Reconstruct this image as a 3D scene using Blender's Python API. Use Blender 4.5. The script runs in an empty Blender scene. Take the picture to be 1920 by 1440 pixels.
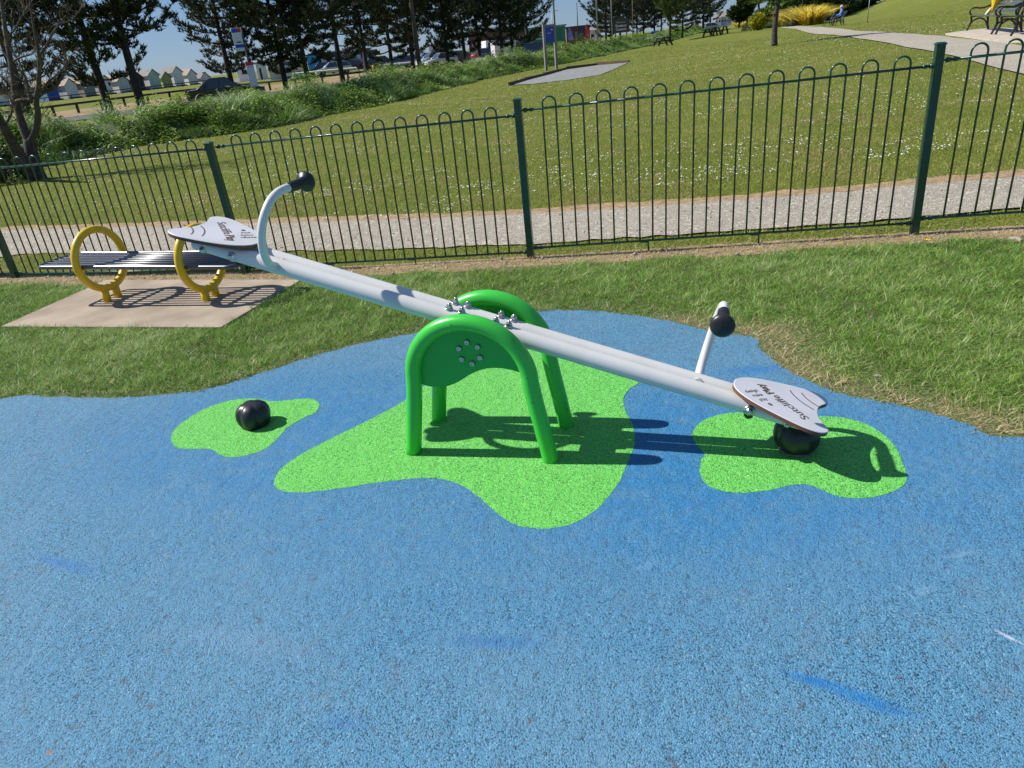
import bpy, bmesh, math, random
import numpy as np
from mathutils import Vector, Matrix
random.seed(7); RNG = np.random.default_rng(7)
SC = bpy.context.scene; COL = SC.collection
PI = math.pi
# ------------------------------------------------------------------ camera model
F_PX = 1331.; CX, CY = 960., 720.; CAM_H = 1.55
ROLL = .101; PITCH = math.radians(25.42)
fw = np.array([0, math.cos(PITCH), -math.sin(PITCH)])
_r0 = np.array([1., 0, 0]); _u0 = np.cross(_r0, fw)
RT = math.cos(ROLL)*_r0 - math.sin(ROLL)*_u0
UP = math.sin(ROLL)*_r0 + math.cos(ROLL)*_u0
CAM = np.array([0, 0, CAM_H])
cam_d = bpy.data.cameras.new('camera'); cam = bpy.data.objects.new('camera', cam_d); COL.objects.link(cam)
M3 = Matrix(((RT[0], UP[0], -fw[0]), (RT[1], UP[1], -fw[1]), (RT[2], UP[2], -fw[2])))
cam.matrix_world = Matrix.Translation(Vector(CAM)) @ M3.to_4x4()
cam_d.sensor_width = 36; cam_d.lens = F_PX/1920*36; cam_d.clip_start = .05; cam_d.clip_end = 6000
SC.camera = cam

def ray(px, py):
    d = fw*F_PX + RT*(px-CX) - UP*(py-CY)
    return d/np.linalg.norm(d)

# ------------------------------------------------------------------ terrain
def ss(a, b, x):
    t = min(1., max(0., (x-a)/(b-a))); return t*t*(3-2*t)
def g(x, y):
    """height of the ground"""
    n = .025*max(-6., min(8., x))
    if x < 0: z = n*(1-ss(9, 22, y))
    else: z = n*(1-.6*ss(40, 100, y))
    z += .38*ss(7, 15, x)*ss(4, 14, y)*(1-.85*ss(30, 66, y))+.36*ss(20, 27, x)*ss(32, 48, y)
    z += .35*ss(70, 125, y)*ss(2, -30, x) if x < 2 else 0
    z += 5.5*ss(28, 62, x-(y-55)*.33)*ss(14, 34, y)*(1-ss(120, 200, y))
    return z
def hit(px, py, far=400.):
    d = ray(px, py); t = .5; dt = .25
    if d[2] >= 0 and far is None: return None
    while t < far:
        P = CAM+d*t
        if P[2] < g(P[0], P[1]): break
        t *= 1.02
    lo, hi = t/1.02, t
    for _ in range(24):
        m = (lo+hi)/2; P = CAM+d*m
        if P[2] < g(P[0], P[1]): hi = m
        else: lo = m
    P = CAM+d*hi; return Vector((P[0], P[1], g(P[0], P[1])))
def at(px, py, D):
    d = ray(px, py); return Vector(CAM+d*(D/math.hypot(d[0], d[1])))
def ong(px, py, D):
    p = at(px, py, D); p.z = g(p.x, p.y); return p
def on_plane(px, py, p0, n):
    d = Vector(ray(px, py)); c = Vector(CAM); return c+d*((p0-c).dot(n)/d.dot(n))

# ------------------------------------------------------------------ materials
def mat(name, base=(.5, .5, .5), rough=.5, metal=0., spec=.5, noise=None, bump=None, coat=0., transl=0.):
    """noise=(scale, colour2, contrast_lo, hi[, detail]) ; bump=(scale, strength, distance)"""
    m = bpy.data.materials.new(name); m.use_nodes = True; nt = m.node_tree; N = nt.nodes; L = nt.links
    p = N['Principled BSDF']; out = N['Material Output']
    p.inputs['Base Color'].default_value = (*base, 1); p.inputs['Roughness'].default_value = rough
    p.inputs['Metallic'].default_value = metal; p.inputs['Specular IOR Level'].default_value = spec
    p.inputs['Coat Weight'].default_value = coat; p.inputs['Coat Roughness'].default_value = .08
    co = N.new('ShaderNodeTexCoord')
    if noise:
        t = N.new('ShaderNodeTexNoise'); t.inputs['Scale'].default_value = noise[0]; t.inputs['Detail'].default_value = noise[4] if len(noise) > 4 else 5
        L.new(co.outputs['Object'], t.inputs['Vector'])
        r = N.new('ShaderNodeValToRGB'); r.color_ramp.elements[0].position = noise[2]; r.color_ramp.elements[1].position = noise[3]
        r.color_ramp.elements[0].color = (*base, 1); r.color_ramp.elements[1].color = (*noise[1], 1)
        L.new(t.outputs['Fac'], r.inputs['Fac']); L.new(r.outputs['Color'], p.inputs['Base Color'])
    if bump:
        t = N.new('ShaderNodeTexNoise'); t.inputs['Scale'].default_value = bump[0]; t.inputs['Detail'].default_value = 4
        L.new(co.outputs['Object'], t.inputs['Vector'])
        b = N.new('ShaderNodeBump'); b.inputs['Strength'].default_value = bump[1]; b.inputs['Distance'].default_value = bump[2]
        L.new(t.outputs['Fac'], b.inputs['Height']); L.new(b.outputs['Normal'], p.inputs['Normal'])
    if transl:
        tr = N.new('ShaderNodeBsdfTranslucent'); mx = N.new('ShaderNodeMixShader'); mx.inputs[0].default_value = transl
        src = p.inputs['Base Color']
        if src.is_linked: L.new(src.links[0].from_socket, tr.inputs['Color'])
        else: tr.inputs['Color'].default_value = (*base, 1)
        L.new(p.outputs[0], mx.inputs[1]); L.new(tr.outputs[0], mx.inputs[2]); L.new(mx.outputs[0], out.inputs[0])
    return m

def leaf_mat(name, stops, rough=.55, transl=.3, spec=.35, attr='c', patch=None):
    """colour from the per-face attribute through a ramp"""
    m = bpy.data.materials.new(name); m.use_nodes = True; nt = m.node_tree; N = nt.nodes; L = nt.links
    p = N['Principled BSDF']; out = N['Material Output']
    a = N.new('ShaderNodeAttribute'); a.attribute_name = attr
    r = N.new('ShaderNodeValToRGB'); cr = r.color_ramp
    while len(cr.elements) < len(stops): cr.elements.new(.5)
    for e, (q, c) in zip(cr.elements, stops): e.position = q; e.color = (*c, 1)
    L.new(a.outputs['Fac'], r.inputs['Fac']); src = r.outputs['Color']
    if patch:
        co = N.new('ShaderNodeTexCoord'); t = N.new('ShaderNodeTexNoise'); t.inputs['Scale'].default_value = patch[0]; t.inputs['Detail'].default_value = 4
        L.new(co.outputs['Object'], t.inputs['Vector'])
        mr = N.new('ShaderNodeMapRange'); mr.inputs[1].default_value = .38; mr.inputs[2].default_value = .66
        L.new(t.outputs['Fac'], mr.inputs[0])
        mx = N.new('ShaderNodeMix'); mx.data_type = 'RGBA'; mx.blend_type = 'MULTIPLY'
        L.new(mr.outputs[0], mx.inputs[0]); L.new(src, mx.inputs[6]); mx.inputs[7].default_value = (*patch[1], 1); src = mx.outputs[2]
    L.new(src, p.inputs['Base Color']); p.inputs['Roughness'].default_value = rough; p.inputs['Specular IOR Level'].default_value = spec
    tr = N.new('ShaderNodeBsdfTranslucent'); L.new(src, tr.inputs['Color'])
    mx = N.new('ShaderNodeMixShader'); mx.inputs[0].default_value = transl
    L.new(p.outputs[0], mx.inputs[1]); L.new(tr.outputs[0], mx.inputs[2]); L.new(mx.outputs[0], out.inputs[0])
    return m

def node_mix(nt, fac, a, b, blend='MIX'):
    mx = nt.nodes.new('ShaderNodeMix'); mx.data_type = 'RGBA'; mx.blend_type = blend
    for s, v in ((mx.inputs[0], fac), (mx.inputs[6], a), (mx.inputs[7], b)):
        if hasattr(v, 'links') or hasattr(v, 'is_linked'): nt.links.new(v, s)
        elif isinstance(v, (int, float)): s.default_value = v
        else: s.default_value = (*v, 1)
    return mx.outputs[2]
def node_noise(nt, scale, lo, hi, detail=4, vec=None, rough=.55):
    t = nt.nodes.new('ShaderNodeTexNoise'); t.inputs['Scale'].default_value = scale; t.inputs['Detail'].default_value = detail; t.inputs['Roughness'].default_value = rough
    if vec: nt.links.new(vec, t.inputs['Vector'])
    r = nt.nodes.new('ShaderNodeMapRange'); r.inputs[1].default_value = lo; r.inputs[2].default_value = hi
    nt.links.new(t.outputs['Fac'], r.inputs[0]); return r.outputs[0]
def node_math(nt, op, a, b=None):
    m = nt.nodes.new('ShaderNodeMath'); m.operation = op
    for s, v in zip(m.inputs, (a, b)):
        if v is None: continue
        if isinstance(v, (int, float)): s.default_value = v
        else: nt.links.new(v, s)
    return m.outputs[0]

def rubber_granule_mat(name, bright, mid, dark, fleck, smears=(), worn=None, fresh=None, fresh_at=()):
    m = bpy.data.materials.new(name); m.use_nodes = True; nt = m.node_tree; N = nt.nodes; L = nt.links
    p = N['Principled BSDF']; co = N.new('ShaderNodeTexCoord').outputs['Object']
    v = N.new('ShaderNodeTexVoronoi'); v.inputs['Scale'].default_value = 230; L.new(co, v.inputs['Vector'])
    sep = N.new('ShaderNodeSeparateColor'); L.new(v.outputs['Color'], sep.inputs[0])
    r = N.new('ShaderNodeValToRGB'); cr = r.color_ramp; cr.interpolation = 'LINEAR'
    stops = ((0, dark), (.09, dark), (.2, mid), (.7, bright), (.95, bright), (1, fleck))
    while len(cr.elements) < len(stops): cr.elements.new(.5)
    for e, (q, c) in zip(cr.elements, stops): e.position = q; e.color = (*c, 1)
    L.new(sep.outputs[0], r.inputs['Fac']); src = r.outputs['Color']
    # gaps between granules
    gap = N.new('ShaderNodeMapRange'); gap.inputs[1].default_value = .5; gap.inputs[2].default_value = .8; L.new(v.outputs['Distance'], gap.inputs[0])
    src = node_mix(nt, node_math(nt, 'MULTIPLY', gap.outputs[0], .42), src, tuple(q*.35 for q in dark))
    if worn:
        src = node_mix(nt, node_math(nt, 'MULTIPLY', node_noise(nt, 1.3, .36, .68, 8, co, .62), .5), src, worn)
        src = node_mix(nt, node_math(nt, 'MULTIPLY', node_noise(nt, .8, .52, .74, 9, co, .7), .18), src, (.075, .10, .12))
        src = node_mix(nt, node_math(nt, 'MULTIPLY', node_noise(nt, 30, .635, .70, 4, co), .6), src, (.085, .075, .07))
        src = node_mix(nt, node_math(nt, 'MULTIPLY', node_noise(nt, 9, .58, .74, 5, co), .28), src, (.16, .17, .19))
        # brown specks of dirt and grey specks of bitumen
        src = node_mix(nt, node_math(nt, 'MULTIPLY', node_noise(nt, 62, .68, .74, 2, co), .75), src, (.1, .075, .06))
        src = node_mix(nt, node_math(nt, 'MULTIPLY', node_noise(nt, 90, .70, .74, 1, co), .8), src, (.03, .04, .06))
    else:
        src = node_mix(nt, node_math(nt, 'MULTIPLY', node_noise(nt, 2.2, .45, .75, 5, co), .25), src, mid)
    if fresh:
        # less walked-on colour round the inlaid shapes
        for (x, y, rx, ry, a, st) in fresh_at:
            mp = N.new('ShaderNodeMapping'); mp.vector_type = 'TEXTURE'
            mp.inputs['Location'].default_value = (x, y, 0); mp.inputs['Rotation'].default_value = (0, 0, a); mp.inputs['Scale'].default_value = (rx, ry, 1)
            L.new(co, mp.inputs['Vector'])
            ln = N.new('ShaderNodeVectorMath'); ln.operation = 'LENGTH'; L.new(mp.outputs[0], ln.inputs[0])
            mr = N.new('ShaderNodeMapRange'); mr.inputs[1].default_value = 1.15; mr.inputs[2].default_value = .55; L.new(ln.outputs['Value'], mr.inputs[0])
            f = node_math(nt, 'MULTIPLY', mr.outputs[0], node_noise(nt, 14, .2, .6, 5, co))
            f = node_math(nt, 'MULTIPLY', f, st)
            src = node_mix(nt, f, src, node_mix(nt, sep.outputs[1], tuple(q*.55 for q in fresh), tuple(min(1, q*1.35) for q in fresh)))
    for (x0, y0, x1, y1, w, c, st) in smears:
        mp = N.new('ShaderNodeMapping'); mp.vector_type = 'TEXTURE'
        mp.inputs['Location'].default_value = ((x0+x1)/2, (y0+y1)/2, 0); mp.inputs['Rotation'].default_value = (0, 0, math.atan2(y1-y0, x1-x0))
        mp.inputs['Scale'].default_value = (math.hypot(x1-x0, y1-y0)/2, w, 1); L.new(co, mp.inputs['Vector'])
        ln = N.new('ShaderNodeVectorMath'); ln.operation = 'LENGTH'; L.new(mp.outputs[0], ln.inputs[0])
        mr = N.new('ShaderNodeMapRange'); mr.inputs[1].default_value = 1.15; mr.inputs[2].default_value = .1; L.new(ln.outputs['Value'], mr.inputs[0])
        f = node_math(nt, 'MULTIPLY', node_math(nt, 'MULTIPLY', mr.outputs[0], node_noise(nt, 38, .28, .50, 6, co, .7)), st)
        src = node_mix(nt, f, src, c)
    L.new(src, p.inputs['Base Color']); p.inputs['Roughness'].default_value = .75; p.inputs['Specular IOR Level'].default_value = .35
    b = N.new('ShaderNodeBump'); b.inputs['Strength'].default_value = .8; b.inputs['Distance'].default_value = .003
    inv = node_math(nt, 'SUBTRACT', 1., v.outputs['Distance'])
    inv = node_math(nt, 'ADD', inv, node_math(nt, 'MULTIPLY', sep.outputs[2], .9))
    L.new(inv, b.inputs['Height'])
    b2 = N.new('ShaderNodeBump'); b2.inputs['Strength'].default_value = .45; b2.inputs['Distance'].default_value = .012
    L.new(node_noise(nt, 28, .2, .8, 5, co), b2.inputs['Height']); L.new(b.outputs['Normal'], b2.inputs['Normal'])
    L.new(b2.outputs['Normal'], p.inputs['Normal'])
    return m

# ------------------------------------------------------------------ mesh helpers
def tag(o, label=None, cat=None, group=None, kind=None):
    if label: o['label'] = label
    if cat: o['category'] = cat
    if group: o['group'] = group
    if kind: o['kind'] = kind
    return o
def empty(name, loc=(0, 0, 0), rz=0., label=None, cat=None, group=None):
    o = bpy.data.objects.new(name, None); COL.objects.link(o); o.location = loc; o.rotation_euler = (0, 0, rz); o.empty_display_size = .1
    return tag(o, label, cat, group)
def link(name, me, parent=None):
    o = bpy.data.objects.new(name, me); COL.objects.link(o)
    if parent: o.parent = parent
    return o
def copy_tree(o, parent=None):
    c = o.copy(); COL.objects.link(c); c.parent = parent
    for ch in list(o.children): copy_tree(ch, c)
    return c

def frames(path):
    pts = [Vector(p) for p in path]; T = []
    for i in range(len(pts)):
        a = pts[max(0, i-1)]; b = pts[min(len(pts)-1, i+1)]; T.append((b-a).normalized())
    n = T[0].orthogonal().normalized(); out = []
    for i, t in enumerate(T):
        if i: n = (n - t*n.dot(t)).normalized()
        out.append((pts[i], n.copy(), t.cross(n)))
    return out
def catmull(pts, n=6, closed=False):
    P = [Vector(p) for p in pts]; out = []; N = len(P)
    for i in range(N if closed else N-1):
        a = P[(i-1) % N] if closed or i else P[0]; b = P[i]; c = P[(i+1) % N]; d = P[(i+2) % N] if closed or i+2 < N else P[N-1]
        for k in range(n):
            t = k/n
            out.append(.5*((2*b)+(c-a)*t+(2*a-5*b+4*c-d)*t*t+(3*b-a-3*c+d)*t*t*t))
    if not closed: out.append(P[-1])
    return out

class MB:
    def __init__(s): s.v = []; s.f = []; s.m = []; s.s = []
    def add(s, vs, fs, mi=0, smooth=False):
        o = len(s.v); s.v += [tuple(v) for v in vs]; s.f += [tuple(i+o for i in f) for f in fs]; s.m += [mi]*len(fs); s.s += [smooth]*len(fs)
        return s
    def box(s, c, d, mi=0, R=None, taper=1.):
        x, y, z = d[0]/2, d[1]/2, d[2]/2
        vs = [(-x, -y, -z), (x, -y, -z), (x, y, -z), (-x, y, -z), (-x*taper, -y*taper, z), (x*taper, -y*taper, z), (x*taper, y*taper, z), (-x*taper, y*taper, z)]
        if R is not None: vs = [R @ Vector(v) for v in vs]
        vs = [Vector(v)+Vector(c) for v in vs]
        return s.add(vs, [(0, 3, 2, 1), (4, 5, 6, 7), (0, 1, 5, 4), (1, 2, 6, 5), (2, 3, 7, 6), (3, 0, 4, 7)], mi)
    def tube(s, path, r, n=10, mi=0, caps=True, smooth=True, closed=False, flat=None):
        fr = frames(path); k = len(fr); vs = []; fs = []
        for i, (p, a, b) in enumerate(fr):
            rr = r[i] if isinstance(r, (list, tuple)) else r
            for j in range(n):
                t = 2*PI*j/n; vs.append(p+a*(rr*math.cos(t))+b*(rr*math.sin(t)))
        for i in range(k-1 if not closed else k):
            for j in range(n):
                i2 = (i+1) % k; fs.append((i*n+j, i*n+(j+1) % n, i2*n+(j+1) % n, i2*n+j))
        s.add(vs, fs, mi, smooth)
        if caps and not closed: s.add(vs[:n], [tuple(range(n))[::-1]], mi); s.add(vs[-n:], [tuple(range(n))], mi)
        return s
    def lathe(s, prof, n=24, mi=0, smooth=True, mod=None, c=(0, 0, 0), R=None):
        """prof: (radius, height) up the local z axis"""
        vs = []; fs = []
        for (r, z) in prof:
            for j in range(n):
                t = 2*PI*j/n; q = r*(mod(t, z) if mod else 1)
                v = Vector((q*math.cos(t), q*math.sin(t), z))
                vs.append((R @ v if R is not None else v)+Vector(c))
        for i in range(len(prof)-1):
            for j in range(n): fs.append((i*n+j, i*n+(j+1) % n, (i+1)*n+(j+1) % n, (i+1)*n+j))
        s.add(vs, fs, mi, smooth)
        if prof[0][0] > 1e-5: s.add(vs[:n], [tuple(range(n))[::-1]], mi)
        if prof[-1][0] > 1e-5: s.add(vs[-n:], [tuple(range(n))], mi)
        return s
    def prism(s, poly, a, b, mi=0, axes='xz', inset=0., smooth=False):
        """polygon in the plane of axes, swept from a to b on the third axis; inset bevels both ends"""
        def mk(q, w):
            return {'xz': (q[0], w, q[1]), 'xy': (q[0], q[1], w), 'yz': (w, q[0], q[1])}[axes]
        n = len(poly); cx = sum(q[0] for q in poly)/n; cy = sum(q[1] for q in poly)/n
        def shr(q, k):
            dx, dy = q[0]-cx, q[1]-cy; l = math.hypot(dx, dy) or 1; return (q[0]-dx/l*k, q[1]-dy/l*k)
        if inset:
            sg = 1 if b > a else -1
            rings = [(inset, a), (0, a+sg*inset), (0, b-sg*inset), (inset, b)]
        else: rings = [(0, a), (0, b)]
        vs = [mk(shr(q, k), w) for k, w in rings for q in poly]; fs = []
        for r in range(len(rings)-1):
            for i in range(n): fs.append((r*n+i, r*n+(i+1) % n, (r+1)*n+(i+1) % n, (r+1)*n+i))
        s.add(vs, fs, mi, smooth)
        s.add(vs[:n], [tuple(range(n))[::-1]], mi); s.add(vs[-n:], [tuple(range(n))], mi)
        return s
    def build(s, name, mats, parent=None, recalc=True, bevel=0.):
        me = bpy.data.meshes.new(name); me.from_pydata(s.v, [], s.f); me.update()
        me.polygons.foreach_set('material_index', s.m); me.polygons.foreach_set('use_smooth', s.s)
        for m in (mats if isinstance(mats, (list, tuple)) else [mats]): me.materials.append(m)
        if recalc or bevel:
            bm = bmesh.new(); bm.from_mesh(me); bmesh.ops.remove_doubles(bm, verts=bm.verts, dist=1e-5)
            bmesh.ops.recalc_face_normals(bm, faces=bm.faces)
            bm.to_mesh(me); bm.free()
        o = link(name, me, parent)
        if bevel:
            b = o.modifiers.new('bevel', 'BEVEL'); b.width = bevel; b.segments = 2; b.limit_method = 'ANGLE'; b.angle_limit = .7
        return o

def raw_mesh(name, V, F, mats, attr=None, parent=None, mi=None, smooth=False):
    """V (n,3), F (m,k) all faces the same size"""
    V = np.asarray(V, np.float32); F = np.asarray(F, np.int32); k = F.shape[1]
    me = bpy.data.meshes.new(name); me.vertices.add(len(V)); me.vertices.foreach_set('co', V.ravel())
    me.loops.add(F.size); me.loops.foreach_set('vertex_index', F.ravel())
    me.polygons.add(len(F)); me.polygons.foreach_set('loop_start', np.arange(0, F.size, k, dtype=np.int32))
    me.update(calc_edges=True)
    if smooth: me.polygons.foreach_set('use_smooth', np.ones(len(F), bool))
    if attr is not None:
        a = me.attributes.new('c', 'FLOAT', 'FACE'); a.data.foreach_set('value', np.asarray(attr, np.float32))
    if mi is not None: me.polygons.foreach_set('material_index', np.asarray(mi, np.int32))
    for m in (mats if isinstance(mats, (list, tuple)) else [mats]): me.materials.append(m)
    me.validate(); me.update()
    return link(name, me, parent)

def blades(P, h, w, lean, az=None, c=None, seg=2, droop=.5):
    """curved grass blades. P (n,3) roots; returns V,F,attr"""
    n = len(P); az = RNG.uniform(0, 2*PI, n) if az is None else az
    face = RNG.uniform(0, 2*PI, n)
    d = np.stack([np.cos(az), np.sin(az), np.zeros(n)], 1); wv = np.stack([np.cos(face), np.sin(face), np.zeros(n)], 1)
    h = np.broadcast_to(h, (n,)); w = np.broadcast_to(w, (n,)); lean = np.broadcast_to(lean, (n,))
    V = []; 
    for i in range(seg):
        t = i/seg
        out = d*(np.sin(lean)*h*(t+droop*t*t*t))[:, None]; up = np.array([0, 0, 1.])*(np.cos(lean)*h*t*(1-.25*droop*t))[:, None]
        q = P+out+up; ww = (w*(1-.55*t)/2)[:, None]
        V += [q-wv*ww, q+wv*ww]
    t = 1.; V.append(P+d*(np.sin(lean)*h*(1+droop))[:, None]+np.array([0, 0, 1.])*(np.cos(lean)*h*(1-.25*droop))[:, None])
    k = 2*seg+1; V = np.stack(V, 1).reshape(-1, 3); base = np.arange(n)[:, None]*k
    F = []
    for i in range(seg-1): F += [base+np.array([[2*i, 2*i+1, 2*i+3]]), base+np.array([[2*i, 2*i+3, 2*i+2]])]
    F.append(base+np.array([[2*seg-2, 2*seg-1, 2*seg]]))
    F = np.stack(F, 1); nf = F.shape[1]; F = F.reshape(-1, 3)
    c = RNG.uniform(0, 1, n) if c is None else c
    return V, F, np.repeat(c, nf)

def gv(X, Y): return np.array([g(x, y) for x, y in zip(X, Y)])
def in_poly(X, Y, poly):
    ins = np.zeros(len(X), bool); n = len(poly); j = n-1
    for i in range(n):
        xi, yi = poly[i][0], poly[i][1]; xj, yj = poly[j][0], poly[j][1]
        c = ((yi > Y) != (yj > Y)) & (X < (xj-xi)*(Y-yi)/((yj-yi) or 1e-9)+xi); ins ^= c; j = i
    return ins
def dist_line(X, Y, pts):
    best = np.full(len(X), 1e9)
    for a, b in zip(pts[:-1], pts[1:]):
        ax, ay, bx, by = a[0], a[1], b[0], b[1]; L2 = (bx-ax)**2+(by-ay)**2 or 1e-9
        t = np.clip(((X-ax)*(bx-ax)+(Y-ay)*(by-ay))/L2, 0, 1)
        best = np.minimum(best, np.hypot(X-ax-t*(bx-ax), Y-ay-t*(by-ay)))
    return best
def vnoise(X, Y, s, seed=0):
    """smooth value noise 0..1"""
    r = np.random.default_rng(seed); T = r.uniform(0, 1, (256, 256)); x = X*s+1000; y = Y*s+1000
    xi = np.floor(x).astype(int); yi = np.floor(y).astype(int); fx = x-xi; fy = y-yi; fx = fx*fx*(3-2*fx); fy = fy*fy*(3-2*fy)
    f = lambda a, b: T[(xi+a) % 256, (yi+b) % 256]
    return (f(0, 0)*(1-fx)+f(1, 0)*fx)*(1-fy)+(f(0, 1)*(1-fx)+f(1, 1)*fx)*fy
def sheet(name, pts, m, lift, step=None, kind='structure', label=None):
    """polygon laid on the ground; near ones are flat n-gons, far ones are strips"""
    me = bpy.data.meshes.new(name); bm = bmesh.new()
    vs = [bm.verts.new((p[0], p[1], g(p[0], p[1])+lift)) for p in pts]
    f = bm.faces.new(vs); f.normal_update()
    if f.normal.z < 0: f.normal_flip()
    bmesh.ops.triangulate(bm, faces=[f]); bm.to_mesh(me); bm.free(); me.materials.append(m)
    o = link(name, me); tag(o, label, None, None, kind); return o
def strip(name, left, right, m, lift, across=5, kind='structure', label=None):
    """ribbon between two rails that follows the ground"""
    V = []; n = len(left)
    for a, b in zip(left, right):
        for k in range(across+1):
            t = k/across; x = a[0]+(b[0]-a[0])*t; y = a[1]+(b[1]-a[1])*t; V.append((x, y, g(x, y)+lift))
    w = across+1; F = [(i*w+k, i*w+k+1, (i+1)*w+k+1, (i+1)*w+k) for i in range(n-1) for k in range(across)]
    me = bpy.data.meshes.new(name); me.from_pydata(V, [], F); me.update()
    bm = bmesh.new(); bm.from_mesh(me); bmesh.ops.recalc_face_normals(bm, faces=bm.faces)
    if sum(f.normal.z for f in bm.faces) < 0: bmesh.ops.reverse_faces(bm, faces=bm.faces)
    bm.to_mesh(me); bm.free()
    me.materials.append(m); o = link(name, me); tag(o, label, None, None, kind); return o
def dens(pts, d):
    out = []
    for a, b in zip(pts[:-1], pts[1:]):
        a = Vector(a[:2]); b = Vector(b[:2]); n = max(1, int((b-a).length/d)); out += [a.lerp(b, k/n) for k in range(n)]
    return out+[Vector(pts[-1][:2])]
def resample(pts, n):
    P = [Vector(p[:2]) for p in pts]; L = [0]
    for a, b in zip(P[:-1], P[1:]): L.append(L[-1]+(b-a).length)
    out = []; j = 0
    for i in range(n):
        t = L[-1]*i/(n-1)
        while j < len(P)-2 and L[j+1] < t: j += 1
        out.append(P[j].lerp(P[j+1], (t-L[j])/max(1e-9, L[j+1]-L[j])))
    return out
def text_mesh(body, size, extr=0., bold=0., align='LEFT'):
    c = bpy.data.curves.new('lettering', 'FONT'); c.body = body; c.size = size; c.extrude = extr; c.offset = bold; c.align_x = align
    c.resolution_u = 3
    o = bpy.data.objects.new('lettering', c); COL.objects.link(o)
    dg = bpy.context.evaluated_depsgraph_get(); me = bpy.data.meshes.new_from_object(o.evaluated_get(dg))
    vs = [v.co.copy() for v in me.vertices]; fs = [tuple(p.vertices) for p in me.polygons]
    bpy.data.objects.remove(o); bpy.data.curves.remove(c); bpy.data.meshes.remove(me)
    return vs, fs
def add_text(mb, body, size, origin, xdir, ydir, lift=.001, width=None, bold=0., mi=0, align='CENTER'):
    vs, fs = text_mesh(body, size, 0., bold, align); xdir = Vector(xdir).normalized(); ydir = Vector(ydir).normalized(); n = xdir.cross(ydir)
    k = 1.
    if width:
        w = max(v.x for v in vs)-min(v.x for v in vs); k = width/w
    mb.add([Vector(origin)+xdir*(v.x*k)+ydir*v.y+n*lift for v in vs], fs, mi)

# ------------------------------------------------------------------ world, sun
SUN_AZ = math.radians(-14.5); SUN_EL = math.radians(44)
w = bpy.data.worlds.new('World'); SC.world = w; w.use_nodes = True; nt = w.node_tree
sky = nt.nodes.new('ShaderNodeTexSky'); sky.sky_type = 'NISHITA'; sky.sun_disc = False
sky.sun_elevation = SUN_EL; sky.sun_rotation = math.radians(284.5); sky.air_density = 1.; sky.dust_density = 0.; sky.ozone_density = 6.; sky.altitude = 300
_t = node_mix(nt, .42, node_mix(nt, 1., sky.outputs[0], (.84, .93, 1.12), 'MULTIPLY'), (3.2, 5.2, 8.6)); nt.links.new(_t, nt.nodes['Background'].inputs[0]); nt.nodes['Background'].inputs[1].default_value = .055
sl = bpy.data.lights.new('sun', 'SUN'); sl.energy = 5.0; sl.angle = math.radians(.53); sl.color = (1, .955, .88)
so = bpy.data.objects.new('sun', sl); COL.objects.link(so)
ld = Vector((math.cos(SUN_AZ)*math.cos(SUN_EL), math.sin(SUN_AZ)*math.cos(SUN_EL), -math.sin(SUN_EL)))
so.rotation_euler = ld.to_track_quat('-Z', 'Y').to_euler(); so.location = (-20, 5, 20)
SC.view_settings.view_transform = 'Standard'; SC.view_settings.look = 'None'; SC.view_settings.exposure = .38; SC.view_settings.gamma = 1
SC.render.engine = 'CYCLES'

# ------------------------------------------------------------------ ground
def lawn_mat(name, a, b, c, straw, sc=1.):
    m = bpy.data.materials.new(name); m.use_nodes = True; nt = m.node_tree; N = nt.nodes; L = nt.links
    p = N['Principled BSDF']; co = N.new('ShaderNodeTexCoord').outputs['Object']
    s = node_mix(nt, node_noise(nt, 1.1*sc, .35, .68, 6, co), a, b)
    s = node_mix(nt, node_noise(nt, 14*sc, .4, .7, 4, co), s, c)
    s = node_mix(nt, node_math(nt, 'MULTIPLY', node_noise(nt, .35*sc, .5, .75, 8, co, .7), .7), s, straw)
    s = node_mix(nt, node_math(nt, 'MULTIPLY', node_noise(nt, 70*sc, .45, .62, 2, co), .5), s, tuple(q*.4 for q in a))
    L.new(s, p.inputs['Base Color']); p.inputs['Roughness'].default_value = .9; p.inputs['Specular IOR Level'].default_value = .15
    bp = N.new('ShaderNodeBump'); bp.inputs['Strength'].default_value = .9; bp.inputs['Distance'].default_value = .03
    L.new(node_noise(nt, 40*sc, .3, .7, 5, co), bp.inputs['Height']); L.new(bp.outputs[0], p.inputs['Normal'])
    return m
M_LAWN = lawn_mat('lawn', (.18, .215, .033), (.225, .25, .04), (.135, .17, .026), (.36, .28, .11))
gx = np.concatenate([-np.geomspace(900, 24, 26), np.arange(-22, 30.1, .5), np.geomspace(32, 900, 30)])
gy = np.concatenate([[-60, -30, -12], np.arange(-6, 30, .5), np.geomspace(30.5, 2600, 90)])
V = [(x, y, g(x, y)-(0.004 if (y < 6 and -14 < x < 14) else 0)) for y in gy for x in gx]
nx = len(gx); F = [(j*nx+i, j*nx+i+1, (j+1)*nx+i+1, (j+1)*nx+i) for j in range(len(gy)-1) for i in range(nx-1)]
raw_mesh('ground', V, F, M_LAWN, smooth=True)['kind'] = 'structure'

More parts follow.
